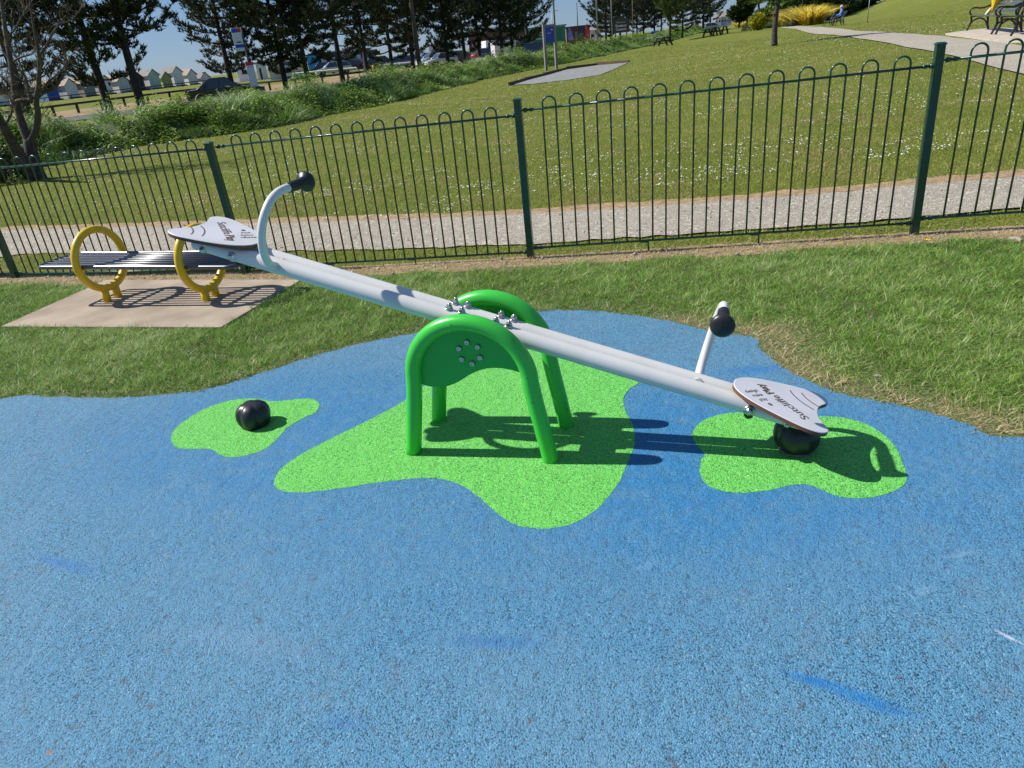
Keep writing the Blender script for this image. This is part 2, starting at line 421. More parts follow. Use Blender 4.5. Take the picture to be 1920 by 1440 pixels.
# the blue rubber surface with its uneven edge
edge_px = [(0, 748), (90, 745), (200, 747), (300, 742), (400, 728), (500, 697), (600, 665), (700, 640), (780, 625), (850, 608), (930, 592), (1010, 584), (1100, 583), (1160, 589),
           (1220, 597), (1290, 611), (1340, 625), (1415, 634), (1425, 655), (1470, 690), (1530, 722), (1600, 745), (1680, 760), (1740, 775), (1820, 797), (1920, 823)]
EDGE = [hit(*p) for p in edge_px]
EDGE = [Vector((-6.5, 3.72, 0)), Vector((-4.6, 3.78, 0))]+EDGE+[Vector((3.0, 1.75, 0)), Vector((4.6, 1.1, 0)), Vector((6.5, .9, 0))]
EDGE = catmull([(p.x, p.y, 0) for p in EDGE], 7)
EDGE = [Vector((p.x+.006*math.sin(i*2.3)+random.uniform(-.004, .004), p.y+.006*math.sin(i*1.7)+random.uniform(-.005, .005), 0)) for i, p in enumerate(EDGE)]
BLUE = [(p.x, p.y) for p in EDGE]+[(6.5, -4), (-6.5, -4)]
sm = []
def smear(x0, y0, x1, y1, w, c, st): a = hit(x0, y0); b = hit(x1, y1); sm.append((a.x, a.y, b.x, b.y, w, c, st))
DB = (.012, .16, .42)
smear(1460, 1262, 1600, 1300, .022, DB, 1.); smear(1540, 1285, 1720, 1350, .028, DB, 1.); smear(830, 1203, 1035, 1210, .03, (.03, .15, .36), .75)
smear(60, 1040, 190, 1080, .03, (.03, .15, .42), .7); smear(1350, 700, 1480, 690, .06, (.02, .15, .42), .8); smear(600, 1350, 700, 1365, .03, (.03, .14, .36), .4)
smear(1860, 1182, 1925, 1215, .007, (.55, .6, .68), .8); smear(1760, 1050, 1840, 1035, .012, (.4, .48, .6), .22); smear(1700, 1125, 1760, 1100, .02, (.3, .42, .58), .22)
smear(1180, 1075, 1260, 1045, .02, (.3, .42, .58), .18); smear(300, 1180, 620, 1230, .06, (.2, .3, .42), .3); smear(90, 1410, 100, 1418, .01, (.3, .16, .1), .9)
fa = []
for (px, py, rx, ry, st) in ((460, 805, .75, .55, .9), (880, 850, 1.25, .85, .8), (1500, 860, .75, .55, .95), (1260, 860, .5, .5, .8)):
    h_ = hit(px, py); fa.append((h_.x, h_.y, rx*1.35, ry*1.3, -.3, st*.5))
M_BLUE = rubber_granule_mat('blue_rubber', (.090, .270, .435), (.070, .208, .34), (.024, .075, .13), (.22, .41, .56), sm, worn=(.14, .265, .37), fresh=(.02, .18, .41), fresh_at=fa)
M_GREEN = rubber_granule_mat('green_rubber', (.17, .61, .11), (.125, .50, .085), (.045, .25, .045), (.38, .78, .30))
def slab_sheet(name, pts, m, top, depth):
    """sheet with a real edge; top above g, depth thickness"""
    n = len(pts); V = [(p[0], p[1], g(p[0], p[1])+top) for p in pts]+[(p[0], p[1], g(p[0], p[1])+top-depth) for p in pts]
    me = bpy.data.meshes.new(name); bm = bmesh.new(); bv = [bm.verts.new(v) for v in V]
    bm.faces.new(bv[:n]); 
    for i in range(n): bm.faces.new((bv[i], bv[i+n], bv[(i+1) % n+n], bv[(i+1) % n]))
    bmesh.ops.triangulate(bm, faces=[f for f in bm.faces if len(f.verts) > 4])
    bmesh.ops.recalc_face_normals(bm, faces=bm.faces)
    up = [f for f in bm.faces if abs(f.normal.z) > .5]
    if up and sum(f.normal.z for f in up) < 0: bmesh.ops.reverse_faces(bm, faces=bm.faces)
    bm.to_mesh(me); bm.free(); me.materials.append(m); o = link(name, me); o['kind'] = 'structure'; return o
slab_sheet('play_surface', BLUE, M_BLUE, .004, .05)
P1 = [(322, 825), (330, 805), (355, 785), (390, 766), (430, 753), (460, 749), (490, 750), (510, 754), (540, 752), (570, 749), (590, 751), (599, 760), (592, 775), (570, 785), (540, 803),
      (520, 825), (495, 845), (460, 856), (430, 859), (412, 854), (395, 844), (370, 843), (345, 843), (328, 838)]
P2 = [(515, 905), (522, 888), (540, 870), (580, 845), (640, 815), (700, 785), (752, 757), (800, 722), (870, 682), (930, 660), (990, 657), (1035, 668), (1080, 683), (1140, 699), (1196, 716),
      (1180, 731), (1169, 750), (1173, 772), (1187, 800), (1190, 830), (1180, 862), (1165, 898), (1140, 935), (1110, 964), (1070, 985), (1030, 993), (990, 991), (960, 983), (930, 963), (905, 940),
      (880, 920), (855, 907), (820, 899), (780, 899), (730, 904), (680, 911), (620, 920), (570, 925), (535, 924), (519, 916)]
P3 = [(1300, 812), (1312, 795), (1335, 783), (1370, 776), (1410, 777), (1470, 785), (1540, 783), (1580, 785), (1620, 796), (1655, 816), (1680, 842), (1692, 870), (1699, 890), (1697, 908), (1680, 921),
      (1650, 932), (1610, 937), (1570, 932), (1540, 920), (1515, 911), (1480, 912), (1440, 922), (1390, 926), (1350, 922), (1325, 910), (1313, 890), (1314, 866), (1320, 853), (1308, 838), (1300, 825)]
for pp in (P1, P2, P3):
    q = catmull([(hit(*p).x, hit(*p).y, 0) for p in pp], 6, True)
    q = [Vector((p.x+random.uniform(-.0022, .0022), p.y+random.uniform(-.0022, .0022), 0)) for p in q]
    slab_sheet('green_patch', [(p.x, p.y) for p in q], M_GREEN, .0058, .002)

M_THATCH = mat('lawn_thatch', (.085, .125, .028), .95, noise=(22, (.14, .14, .05), .4, .68), bump=(70, .8, .02))
sheet('near_lawn_soil', [(-6, 7.66), (-4.9, 7.23), (-2.24, 6.2), (.26, 5.55), (2.96, 4.92), (6.95, 4.0), (6.95, -3.9), (-6, -3.9)], M_THATCH, .0015)
# concrete pad, gravel paths, bare strips
M_CONC = mat('concrete', (.37, .30, .225), .9, noise=(3.2, (.235, .185, .14), .38, .72, 12), bump=(90, .35, .004))
M_GRAVEL = bpy.data.materials.new('gravel'); M_GRAVEL.use_nodes = True
_nt = M_GRAVEL.node_tree; _p = _nt.nodes['Principled BSDF']; _co = _nt.nodes.new('ShaderNodeTexCoord').outputs['Object']
_s = node_mix(_nt, node_noise(_nt, 1.6, .35, .7, 6, _co), (.41, .365, .285), (.33, .29, .225))
_v = _nt.nodes.new('ShaderNodeTexVoronoi'); _v.inputs['Scale'].default_value = 42; _nt.links.new(_co, _v.inputs['Vector'])
_sp = _nt.nodes.new('ShaderNodeSeparateColor'); _nt.links.new(_v.outputs['Color'], _sp.inputs[0])
_s = node_mix(_nt, node_math(_nt, 'MULTIPLY', _sp.outputs[0], .6), _s, (.22, .2, .18))
_s = node_mix(_nt, node_math(_nt, 'MULTIPLY', node_math(_nt, 'GREATER_THAN', _sp.outputs[1], .9), .7), _s, (.58, .52, .42))
_s = node_mix(_nt, node_math(_nt, 'MULTIPLY', node_noise(_nt, 3.3, .6, .75, 7, _co, .7), .55), _s, (.32, .2, .11))
_nt.links.new(_s, _p.inputs['Base Color']); _p.inputs['Roughness'].default_value = .9
_b = _nt.nodes.new('ShaderNodeBump'); _b.inputs['Strength'].default_value = .7; _b.inputs['Distance'].default_value = .012
_nt.links.new(node_noise(_nt, 55, .3, .7, 5, _co), _b.inputs['Height']); _nt.links.new(_b.outputs[0], _p.inputs['Normal'])
M_SOIL = mat('bare_soil', (.22, .15, .09), .95, noise=(14, (.12, .085, .055), .35, .65, 8), bump=(60, .8, .03))
M_STRAWSOIL = mat('dry_grass_soil', (.42, .30, .17), .95, noise=(18, (.25, .17, .09), .35, .65, 8), bump=(80, .8, .02))
slab_px = [(3, 616), (415, 618), (566, 528), (200, 528)]
SLAB = [hit(*p) for p in slab_px]
slab_sheet('concrete_pad', [(p.x, p.y) for p in SLAB], M_CONC, .018, .09)
def ragged(pts, amp, d=.15):
    out = []
    for i, p in enumerate(dens(pts, d)):
        out.append(Vector((p.x+random.uniform(-amp, amp), p.y+random.uniform(-amp, amp))))
    return out
def px_line(pp): return [hit(*p) for p in pp]
# fence line
FL = [hit(*p) for p in ((31, 521), (462, 514), (996, 485), (1713, 440))]
dLL = FL[0]-(FL[1]-FL[0]); FL = [dLL]+FL; dR = FL[4]+(FL[4]-FL[3]); dR2 = dR+(FL[4]-FL[3]); FL += [dR, dR2]
for p in FL: p.z = g(p.x, p.y)
fdir = (FL[4]-FL[2]).normalized(); fnor = Vector((fdir.y, -fdir.x, 0)).normalized()
if fnor.y > 0: fnor = -fnor
# strip of cut dead grass at the foot of the fence
_fr = resample(FL, 260); nearL = [Vector((p.x, p.y, 0))+fnor*(.15+.12*vnoise(np.array([p.x]), np.array([p.y]), 3.2, 4)[0]+.05*vnoise(np.array([p.x]), np.array([p.y]), 14, 6)[0]) for p in _fr]; farL = [p-fnor*.06 for p in FL]
def strip_between(name, A, B, m, lift, n, amp, across=4):
    A = resample(A, n); B = resample(B, n)
    A = [p+Vector((random.uniform(-amp, amp), random.uniform(-amp, amp))) for p in A]; B = [p+Vector((random.uniform(-amp, amp), random.uniform(-amp, amp))) for p in B]
    return strip(name, A, B, m, lift, across)
strip_between('bare_strip', nearL, farL, M_STRAWSOIL, .003, 260, .012)
# near path behind the fence
pn = [hit(-700, 545), hit(-300, 515), hit(50, 477), hit(500, 473), hit(800, 467), hit(996, 459), hit(1300, 440), hit(1600, 419), hit(1850, 396), hit(2050, 383), hit(2400, 345)]
pf = [hit(-700, 475), hit(-300, 452), hit(50, 431), hit(500, 420), hit(800, 412), hit(996, 403), hit(1300, 384), hit(1600, 360), hit(1850, 338), hit(2050, 318), hit(2400, 280)]
PATH_N, PATH_F = [Vector((p.x, p.y)) for p in pn], [Vector((p.x, p.y)) for p in pf]
strip_between('gravel_path', PATH_N, PATH_F, M_GRAVEL, .012, 130, .03)
ed = [Vector((p.x, p.y+.28)) for p in pf]
strip_between('path_edge_soil', PATH_F, ed, M_STRAWSOIL, .006, 130, .05, 2)
# second path, upper right
pu = [hit(*p) for p in ((1492, 48), (1502, 49), (1545, 52), (1590, 56), (1665, 62), (1740, 67), (1815, 75), (1920, 88), (2050, 108), (2300, 170))]
pl = [hit(*p) for p in ((1462, 52), (1480, 54), (1540, 65), (1615, 74), (1690, 87), (1752, 101), (1830, 119), (1920, 143), (2050, 185), (2300, 300))]
PATH2 = ([Vector((p.x, p.y)) for p in pl], [Vector((p.x, p.y)) for p in pu])
M_GRAVEL2 = M_GRAVEL
strip_between('gravel_path', PATH2[0], PATH2[1], M_GRAVEL, .03, 60, .06)
strip_between('path_edge_soil', PATH2[1], [p+Vector((.1, .35)) for p in PATH2[1]], M_STRAWSOIL, .02, 60, .06, 2)
# slate bed with a timber edge
M_SLATE = mat('slate_chips', (.27, .27, .265), .85, noise=(5, (.17, .175, .165), .3, .7, 8), bump=(25, .8, .04))
sb = [hit(*p) for p in ((958, 160), (1000, 158), (1070, 150), (1125, 141), (1150, 131), (1178, 118), (1120, 123), (1062, 131), (1020, 143), (985, 152))]
sheet('slate_bed', [(p.x, p.y) for p in sb], M_SLATE, .02)
M_OLDWOOD = mat('old_timber', (.13, .085, .05), .85, noise=(20, (.07, .045, .03), .3, .7), bump=(60, .5, .01))
te = empty('timber_edging', hit(1062, 131), 0, 'low brown timber edging along the far side of the grey slate bed', 'edging')
ep = [hit(*p) for p in ((955, 161), (985, 151.5), (1020, 142.5), (1062, 130.5), (1120, 122.5), (1180, 117))]
for a, b in zip(ep[:-1], ep[1:]):
    m_ = MB(); mid = (a+b)/2; dd = b-a; R = Matrix.Rotation(math.atan2(dd.y, dd.x), 3, 'Z')
    m_.box(Vector((mid.x, mid.y, g(mid.x, mid.y)+.05))-te.location, (dd.length, .08, .16), 0, R); m_.build('board', M_OLDWOOD, te)

# road, brown verge, promenade on the left
M_ROAD = mat('asphalt', (.06, .06, .062), .85, noise=(2, (.085, .085, .085), .35, .7), bump=(120, .4, .01))
def far_line(pp): return [ong(*p) for p in pp]
VEG = [hit(-500, 420), hit(-200, 370), hit(0, 325), hit(110, 305), hit(250, 275), hit(380, 258), hit(500, 240), hit(600, 218), hit(700, 199), hit(800, 175), hit(900, 150), hit(1000, 130), hit(1100, 111), hit(1200, 89), hit(1280, 70), hit(1330, 58)]
VEG = [Vector((p.x, p.y)) for p in VEG]
def offs(L, d):
    out = []
    for i, p in enumerate(L):
        a = L[max(0, i-1)]; b = L[min(len(L)-1, i+1)]; t = (b-a).normalized(); out.append(p+Vector((-t.y, t.x))*d)
    return out
VEGS = resample(VEG, 60)
roadA = [Vector((-70, 22)), Vector((-40, 33)), Vector((-22, 41)), Vector((-10, 52)), Vector((4, 78)), Vector((22, 118)), Vector((60, 210)), Vector((160, 480))]
strip_between('road', offs(roadA, 0), offs(roadA, 7.0), M_ROAD, .03, 40, 0, 3)
M_BROWN = mat('dry_verge', (.30, .19, .10), .95, noise=(.7, (.19, .17, .06), .42, .62, 8), bump=(30, .6, .03))
strip_between('dry_verge', offs(roadA, 7.3), offs(roadA, 25), M_BROWN, .035, 60, .3, 6)
M_CARPARK = mat('car_park_asphalt', (.2, .19, .175), .9, noise=(.3, (.13, .13, .125), .35, .7))
cp = [ong(430, 150, 118), ong(700, 125, 112), ong(860, 112, 108), ong(1000, 95, 112), ong(1100, 80, 125), ong(1250, 60, 190), ong(1150, 70, 230), ong(900, 100, 215), ong(430, 150, 190)]
sheet('car_park', [(p.x, p.y) for p in cp], M_CARPARK, .05)

# ------------------------------------------------------------------ seesaw
M_ALU = mat('white_powder_coat', (.66, .655, .63), .34, spec=.5, noise=(5, (.57, .555, .52), .5, .8, 10), bump=(300, .03, .001))
M_GREENP = mat('green_powder_coat', (.045, .52, .05), .3, spec=.5, coat=.2, noise=(75, (.01, .10, .02), .715, .73, 2), bump=(45, .07, .002))
M_GREEND = mat('green_panel', (.025, .40, .05), .4, spec=.4)
M_RUB = mat('black_rubber', (.012, .012, .013), .38, spec=.5, noise=(30, (.02, .02, .021), .4, .6), bump=(60, .12, .002))
M_STEEL = mat('zinc_steel', (.55, .55, .53), .28, metal=1., bump=(80, .1, .001))
M_SEAT = mat('white_laminate', (.60, .60, .635), .5, noise=(6, (.55, .55, .57), .4, .6))
M_CORE = mat('brown_board_core', (.13, .055, .03), .6)
M_LETTER = mat('routed_lettering', (.10, .06, .045), .8)
nl_, nr_, fl_, fr_ = hit(772, 850), hit(1031, 863), hit(816, 790), hit(1058, 797)
c0 = (nl_+nr_+fl_+fr_)/4; e_ = (nr_-nl_)+(fr_-fl_); AZ = math.atan2(e_.y, e_.x)-math.radians(1.2)
c0 = c0+Vector((math.cos(AZ), math.sin(AZ), 0))*.012; c0.z = g(c0.x, c0.y)+.004
saw = empty('seesaw', c0, AZ, 'white twin-tube seesaw on two bright green arches, right seat down on a black buffer', 'seesaw')
TILT = math.radians(15.95); R0 = .0338; W0 = .0350; Z0 = .550
bd = Vector((math.cos(TILT), 0, -math.sin(TILT))); bu = Vector((math.sin(TILT), 0, math.cos(TILT))); bs = Vector((0, 1, 0))
OB = Vector((.01, 0, Z0))
def bp(s, v, w_): return OB+bd*s+bs*v+bu*w_
SEATG = math.radians(1.6); CUTG = math.radians(5.0); SEND = 1.30
def beam_mesh():
    m_ = MB(); n = 24; stations = [-SEND, -SEND+.001]+[-1.28+.02*i for i in range(16)]+[-.9, -.6, -.3, 0, .3, .6, .9]+[.98+.02*i for i in range(16)]+[SEND-.001, SEND]
    for sg in (-1, 1):
        vs = []; fs = []
        for s in stations:
            # the top is cut obliquely under each seat
            lim = 9. if abs(s) < 1.0 else R0+.002-(abs(s)-1.02)*math.tan(CUTG)
            for j in range(n):
                t = 2*PI*j/n; wv = R0*math.sin(t)
                vs.append(bp(s, sg*W0+R0*math.cos(t), min(wv, lim)))
        for i in range(len(stations)-1):
            for j in range(n): fs.append((i*n+j, i*n+(j+1) % n, (i+1)*n+(j+1) % n, (i+1)*n+j))
        m_.add(vs, fs, 0, True); m_.add(vs[:n], [tuple(range(n))], 0); m_.add(vs[-n:], [tuple(range(n))], 0)
    # webs that join the two tubes now and then
    for s in (-1.15, -.75, -.1, .12, .75, 1.15): m_.box(bp(s, 0, 0), (.05, .010, .024), 0, Matrix.Rotation(TILT, 3, 'Y'))
    return m_
def part(mb, name, mats, parent, **k): return mb.build(name, mats, parent, **k)
part(beam_mesh(), 'beam', M_ALU, saw)
# arches
def arch_path(y):
    ztop = .352; r = .25; pts = [(-.312, y, -.02), (-.283, y, .15), (-.262, y, .27)]
    pts += [(-r*math.cos(a), y, ztop+r*math.sin(a)) for a in [PI*i/22 for i in range(23)]]
    pts += [(.262, y, .27), (.283, y, .15), (.312, y, -.02)]
    return catmull(pts, 3)
for y in (-.145, .145):
    part(MB().tube(arch_path(y), .0337, 20), 'arch', M_GREENP, saw)
    top = [(-.252, .338)]+[(-.247*math.cos(a), .352+.247*math.sin(a)) for a in [(PI-.16)*i/30 for i in range(31)]]
    bot = catmull([(.243, .382, 0), (.225, .388, 0), (.18, .402, 0), (.12, .41, 0), (.06, .403, 0), (.0, .378, 0), (-.06, .34, 0), (-.12, .316, 0), (-.18, .313, 0), (-.225, .322, 0), (-.250, .331, 0)], 5)
    poly = top+[(p.x, p.y) for p in bot]
    pan = part(MB().prism(poly, y+.008, y+.020, 0, 'xz'), 'side_panel', M_GREEND, saw)
    for k in range(6):
        a = 2*PI*k/6+PI/2+.12; b = MB(); sg = -1 if y < 0 else 1; R = Matrix.Rotation(PI/2*(1 if sg < 0 else -1), 3, 'X')
        b.lathe([(.0, .007), (.0042, .007), (.0042, .011), (.0085, .011), (.011, .008), (.012, .0)], 14, 0, True, c=(.008+.046*math.cos(a), (y+.008 if sg < 0 else y+.020), .472+.046*math.sin(a)), R=R)
        part(b, 'bolt', M_STEEL, pan)
part(MB().tube([(.008, -.135, .472), (.008, .135, .472)], .055, 24, 0).box((.012, 0, .50), (.20, .15, .03), 0, Matrix.Rotation(TILT, 3, 'Y')), 'pivot', M_GREEND, saw)
def hexbolt(mb, base, up, r=.0132):
    R = Vector((0, 0, 1)).rotation_difference(up).to_matrix()
    mb.lathe([(r*1.3, 0), (r*1.3, .004), (r*1.1, .006)], 16, 0, True, c=base, R=R)
    mb.lathe([(r, .006), (r, .015), (r*.8, .018)], 6, 0, False, c=base, R=R)
    mb.lathe([(r*.55, .018), (r*.5, .025), (.0, .026)], 10, 0, True, c=base, R=R)
for s in (-.105, -.05, .095, .15):
    for sg in (-1, 1):
        b = MB(); hexbolt(b, bp(s-.02, sg*W0, R0-.001), bu); part(b, 'beam_bolt', M_STEEL, saw)
# seats
def seat_outline():
    half = [(0, 0), (.004, .032), (.022, .062), (.055, .090), (.10, .113), (.16, .134), (.22, .151), (.27, .161), (.31, .160), (.338, .149), (.352, .130), (.353, .110), (.343, .090), (.328, .066), (.318, .038), (.315, 0)]
    c = [Vector((a, b, 0)) for a, b in half]; c = c+[Vector((p.x, -p.y, 0)) for p in c[-2:0:-1]]
    return catmull(c, 5, True)
for sg in (1, -1):
    # local frame of the seat: u outwards, v across, n up
    if sg > 0: u = (Matrix.Rotation(TILT+SEATG, 3, 'Y') @ Vector((1, 0, 0)))
    else: u = (Matrix.Rotation(TILT-SEATG, 3, 'Y') @ Vector((-1, 0, 0)))
    n = (Matrix.Rotation(TILT+sg*SEATG, 3, 'Y') @ Vector((0, 0, 1))); v = Vector((0, 1, 0))*sg
    YW = Matrix.Rotation(math.radians(-5), 3, n); u = YW @ u; v = YW @ v
    o = bp(sg*1.020, 0, R0+.010)
    P = seat_outline(); m_ = MB(); k = len(P)
    def sp(p, h, shrink=0.):
        c = Vector((.19, 0, 0)); q = p+(c-p).normalized()*shrink; return o+u*q.x+v*q.y+n*h
    rings = [(0, 0), (.0, .014), (.0025, .0165)]
    vs = [sp(p, h, s_) for s_, h in rings for p in P]; fs = []
    for r in range(2):
        for i in range(k): fs.append((r*k+i, r*k+(i+1) % k, (r+1)*k+(i+1) % k, (r+1)*k+i))
    m_.add(vs[:2*k], fs[:k], 1); m_.add(vs[k:], [(a-k, b-k, c-k, d-k) for a, b, c, d in fs[k:]], 0)
    m_.add(vs[:k], [tuple(range(k))[::-1]], 1); m_.add(vs[-k:], [tuple(range(k))], 0)
    st = part(m_, 'seat', [M_SEAT, M_CORE], saw); 
    H = .0165
    lt = MB(); ang = math.radians(142); xd = u*math.cos(ang)+v*math.sin(ang); yd = u*math.cos(ang+PI/2)+v*math.sin(ang+PI/2)
    cen = o+u*.190+v*(-.010)+n*H
    add_text(lt, 'Sutcliffe', .052, cen-xd*.040-yd*.004, xd, yd, .0007, .158, .0006)
    add_text(lt, 'Play', .052, cen+xd*.084-yd*.004, xd, yd, .0007, .072, .0016)
    x2 = u*math.cos(math.radians(50))+v*math.sin(math.radians(50)); y2 = u*math.cos(math.radians(140))+v*math.sin(math.radians(140))
    b0 = o+u*.074+v*(-.030)+n*H
    add_text(lt, 'design', .024, b0, x2, y2, .0007, .066, .0003)
    add_text(lt, 'make', .024, b0-y2*.029+x2*.002, x2, y2, .0007, .052, .0003)
    add_text(lt, 'play', .024, b0-y2*.058+x2*.003, x2, y2, .0007, .040, .0003)
    lc = b0-y2*.085+x2*.006
    ring = [lc+x2*(.009*math.cos(t))+y2*(.009*math.sin(t)) for t in [2*PI*i/20 for i in range(20)]]; ring2 = [lc+(p-lc)*.6 for p in ring]
    lt.add([p+n*.0007 for p in ring+ring2], [(i, (i+1) % 20, 20+(i+1) % 20, 20+i) for i in range(20)])
    lt.add([lc+n*.0007+x2*a_+y2*b_ for a_, b_ in ((-.005, -.0015), (.005, -.0015), (.005, .0015), (-.005, .0015))], [(0, 1, 2, 3)])
    for (a, b_, bow) in (((.208, .098), (.300, .004), .014), ((.252, .112), (.318, .044), .010)):
        A = Vector((a[0], a[1], 0)); B = Vector((b_[0], b_[1], 0)); dd = (B-A).normalized(); nn = Vector((-dd.y, dd.x, 0)); 
        if nn.x > 0: nn = -nn
        L1 = []; L2 = []
        for i in range(15):
            t = i/14; p = A.lerp(B, t)+nn*bow*4*t*(1-t); wd = .0027
            L1.append(o+u*(p.x+nn.x*wd)+v*(p.y+nn.y*wd)+n*(H+.0007)); L2.append(o+u*(p.x-nn.x*wd)+v*(p.y-nn.y*wd)+n*(H+.0007))
        lt.add(L1+L2, [(i, i+1, 15+i+1, 15+i) for i in range(14)])
    part(lt, 'seat_lettering', M_LETTER, st)
    # bolts through the beam sides and the rubber stop under the beam
    for s, r_ in ((1.10, .0155), (1.245, .0115)):
        for sd in (-1, 1):
            b = MB(); R = Matrix.Rotation(PI/2*(1 if sd < 0 else -1), 3, 'X')
            b.lathe([(r_*1.35, -.003), (r_*1.35, .002), (r_*1.1, .004), (r_*.8, .006), (r_*.75, .012), (r_*.4, .0155), (0, .016)], 18, 0, True, c=bp(sg*s, sd*(W0+R0), -.004 if s < 1.2 else -.012), R=R)
            part(b, 'seat_bolt', M_STEEL, saw)
    b = MB().lathe([(0, -.036), (.012, -.034), (.018, -.026), (.019, .004)], 16, 0, True, c=bp(sg*1.115, 0, -R0), R=Matrix.Rotation(TILT, 3, 'Y')); part(b, 'rubber_stop', M_RUB, saw)
    # C-shaped handle and its grip
    hs = sg*.896
    pts = [(-.005, .012), (-.060, .010), (-.110, .038), (-.148, .100), (-.162, .170), (-.150, .234), (-.110, .291), (-.060, .318), (-.010, .325), (.03, .324)]
    pth = catmull([bp(hs, -sg*a, b_) for a, b_ in pts], 5)
    hd = part(MB().tube(pth, .0172, 16), 'handle', M_ALU, saw)
    axis = -bs*sg; R = Vector((0, 0, 1)).rotation_difference(axis).to_matrix()
    prof = [(.0180, 0), (.0212, .003)]
    for i in range(7): z = .012+i*.0135; prof += [(.0214, z), (.0192, z+.004), (.0192, z+.007), (.0216, z+.010)]
    prof += [(.021, .108), (.0245, .116), (.034, .123), (.042, .130), (.0435, .136), (.042, .142), (.036, .149), (.024, .154), (.010, .156), (0, .1565)]
    gp = part(MB().lathe(prof, 28, 0, True, c=bp(hs, -sg*.022, .3245), R=R), 'grip', M_RUB, hd)

# buffers let into the ground under both ends
def buffer(px, py, kind, label):
    p = hit(px, py+5); o = empty('rubber_buffer', (p.x, p.y, p.z+.004), .4, label, 'buffer', 'black rubber buffers under the seesaw ends')
    if kind == 'lobed':
        prof = [(.060, -.01), (.070, .004), (.080, .025), (.0855, .05), (.083, .075), (.072, .098), (.052, .114), (.028, .121), (0, .119)]
        def mod(t, z): return 1-.13*abs(math.cos(2.5*t+.35))**6*1.25*max(0, min(1, (z+.02)/.06))
        part(MB().lathe(prof, 60, 0, True, mod), 'dome', M_RUB, o)
        part(MB().lathe([(.066, -.004), (.068, .003), (.058, .004)], 30), 'base_ring', M_RUB, o)
    else:
        prof = [(.062, .004), (.076, .022), (.086, .045), (.0885, .066), (.086, .088), (.076, .108), (.058, .124), (.03, .133), (0, .134)]
        def mod(t, z): return 1-.07*abs(math.cos(2.5*t-.9))**8
        part(MB().lathe(prof, 60, 0, True, mod), 'dome', M_RUB, o)
        part(MB().lathe([(.064, -.004), (.068, .004), (.066, .010), (.06, .012)], 30), 'base_ring', mat('grey_rubber', (.12, .12, .12), .6), o)
    return o
buffer(481, 792, 'lobed', 'lobed black rubber buffer alone on the small green patch at left')
buffer(1492, 838, 'round', 'shiny black rubber buffer squashed under the lowered right seat')

# ------------------------------------------------------------------ slatted bench with yellow rings
M_YEL = mat('yellow_paint', (.78, .50, .008), .35, coat=.3, noise=(25, (.70, .42, .006), .5, .8), bump=(40, .05, .002))
M_NAVY = mat('navy_gloss', (.014, .017, .032), .36, spec=1., coat=.0)
M_NAVY.node_tree.nodes['Principled BSDF'].inputs['Coat Weight'].default_value = .7; M_NAVY.node_tree.nodes['Principled BSDF'].inputs['Coat Roughness'].default_value = .22
f1 = (hit(203, 568)+hit(229, 560))/2; f2 = (hit(392, 566)+hit(407, 558))/2
bv = f2-f1; BAZ = math.atan2(bv.y, bv.x); BL = Vector((bv.x, bv.y)).length
bz = g(f1.x, f1.y)+.018
bench = empty('bench', (f1.x, f1.y, bz), BAZ, 'navy slatted backless bench held in two yellow rings on the concrete pad', 'bench')
RC = .345; RR = .238
for x in (0, BL):
    ring = [(x, RR*math.cos(t), RC+RR*math.sin(t)) for t in [2*PI*i/48 for i in range(48)]]
    rg = MB().tube(ring, .0305, 16, closed=True)
    rg = part(rg, 'ring_frame', M_YEL, bench)
    for y in (-.07, .045):
        part(MB().tube([(x, y, -.02), (x, y*1.0, .06), (x, y*.95, RC-RR-.0)], .031, 14), 'foot', M_YEL, rg)
s0, s1, hw, zs = -.47, BL+.45, .205, RC-.01
fr_ = []
for cx_, cy_, a0 in ((s1-.07, hw-.07, 0), (s0+.07, hw-.07, PI/2), (s0+.07, -hw+.07, PI), (s1-.07, -hw+.07, 3*PI/2)):
    for k in range(7): a = a0+PI/2*k/6; fr_.append((cx_+.07*math.cos(a), cy_+.07*math.sin(a), zs))
sf = part(MB().tube(fr_, .0165, 12, closed=True), 'seat_frame', M_NAVY, bench)
st = MB()
for k in range(7):
    y = -hw+.052+k*(2*hw-.104)/6; e = .035 if k in (0, 6) else .012
    st.tube([(s0+e, y, zs+.001), (s1-e, y, zs+.001)], .0118, 12)
part(st, 'seat_slats', M_NAVY, bench)
for x in (0, BL): part(MB().box((x, 0, zs-.024), (.04, 2*hw-.02, .014)), 'seat_support', M_YEL, bench)

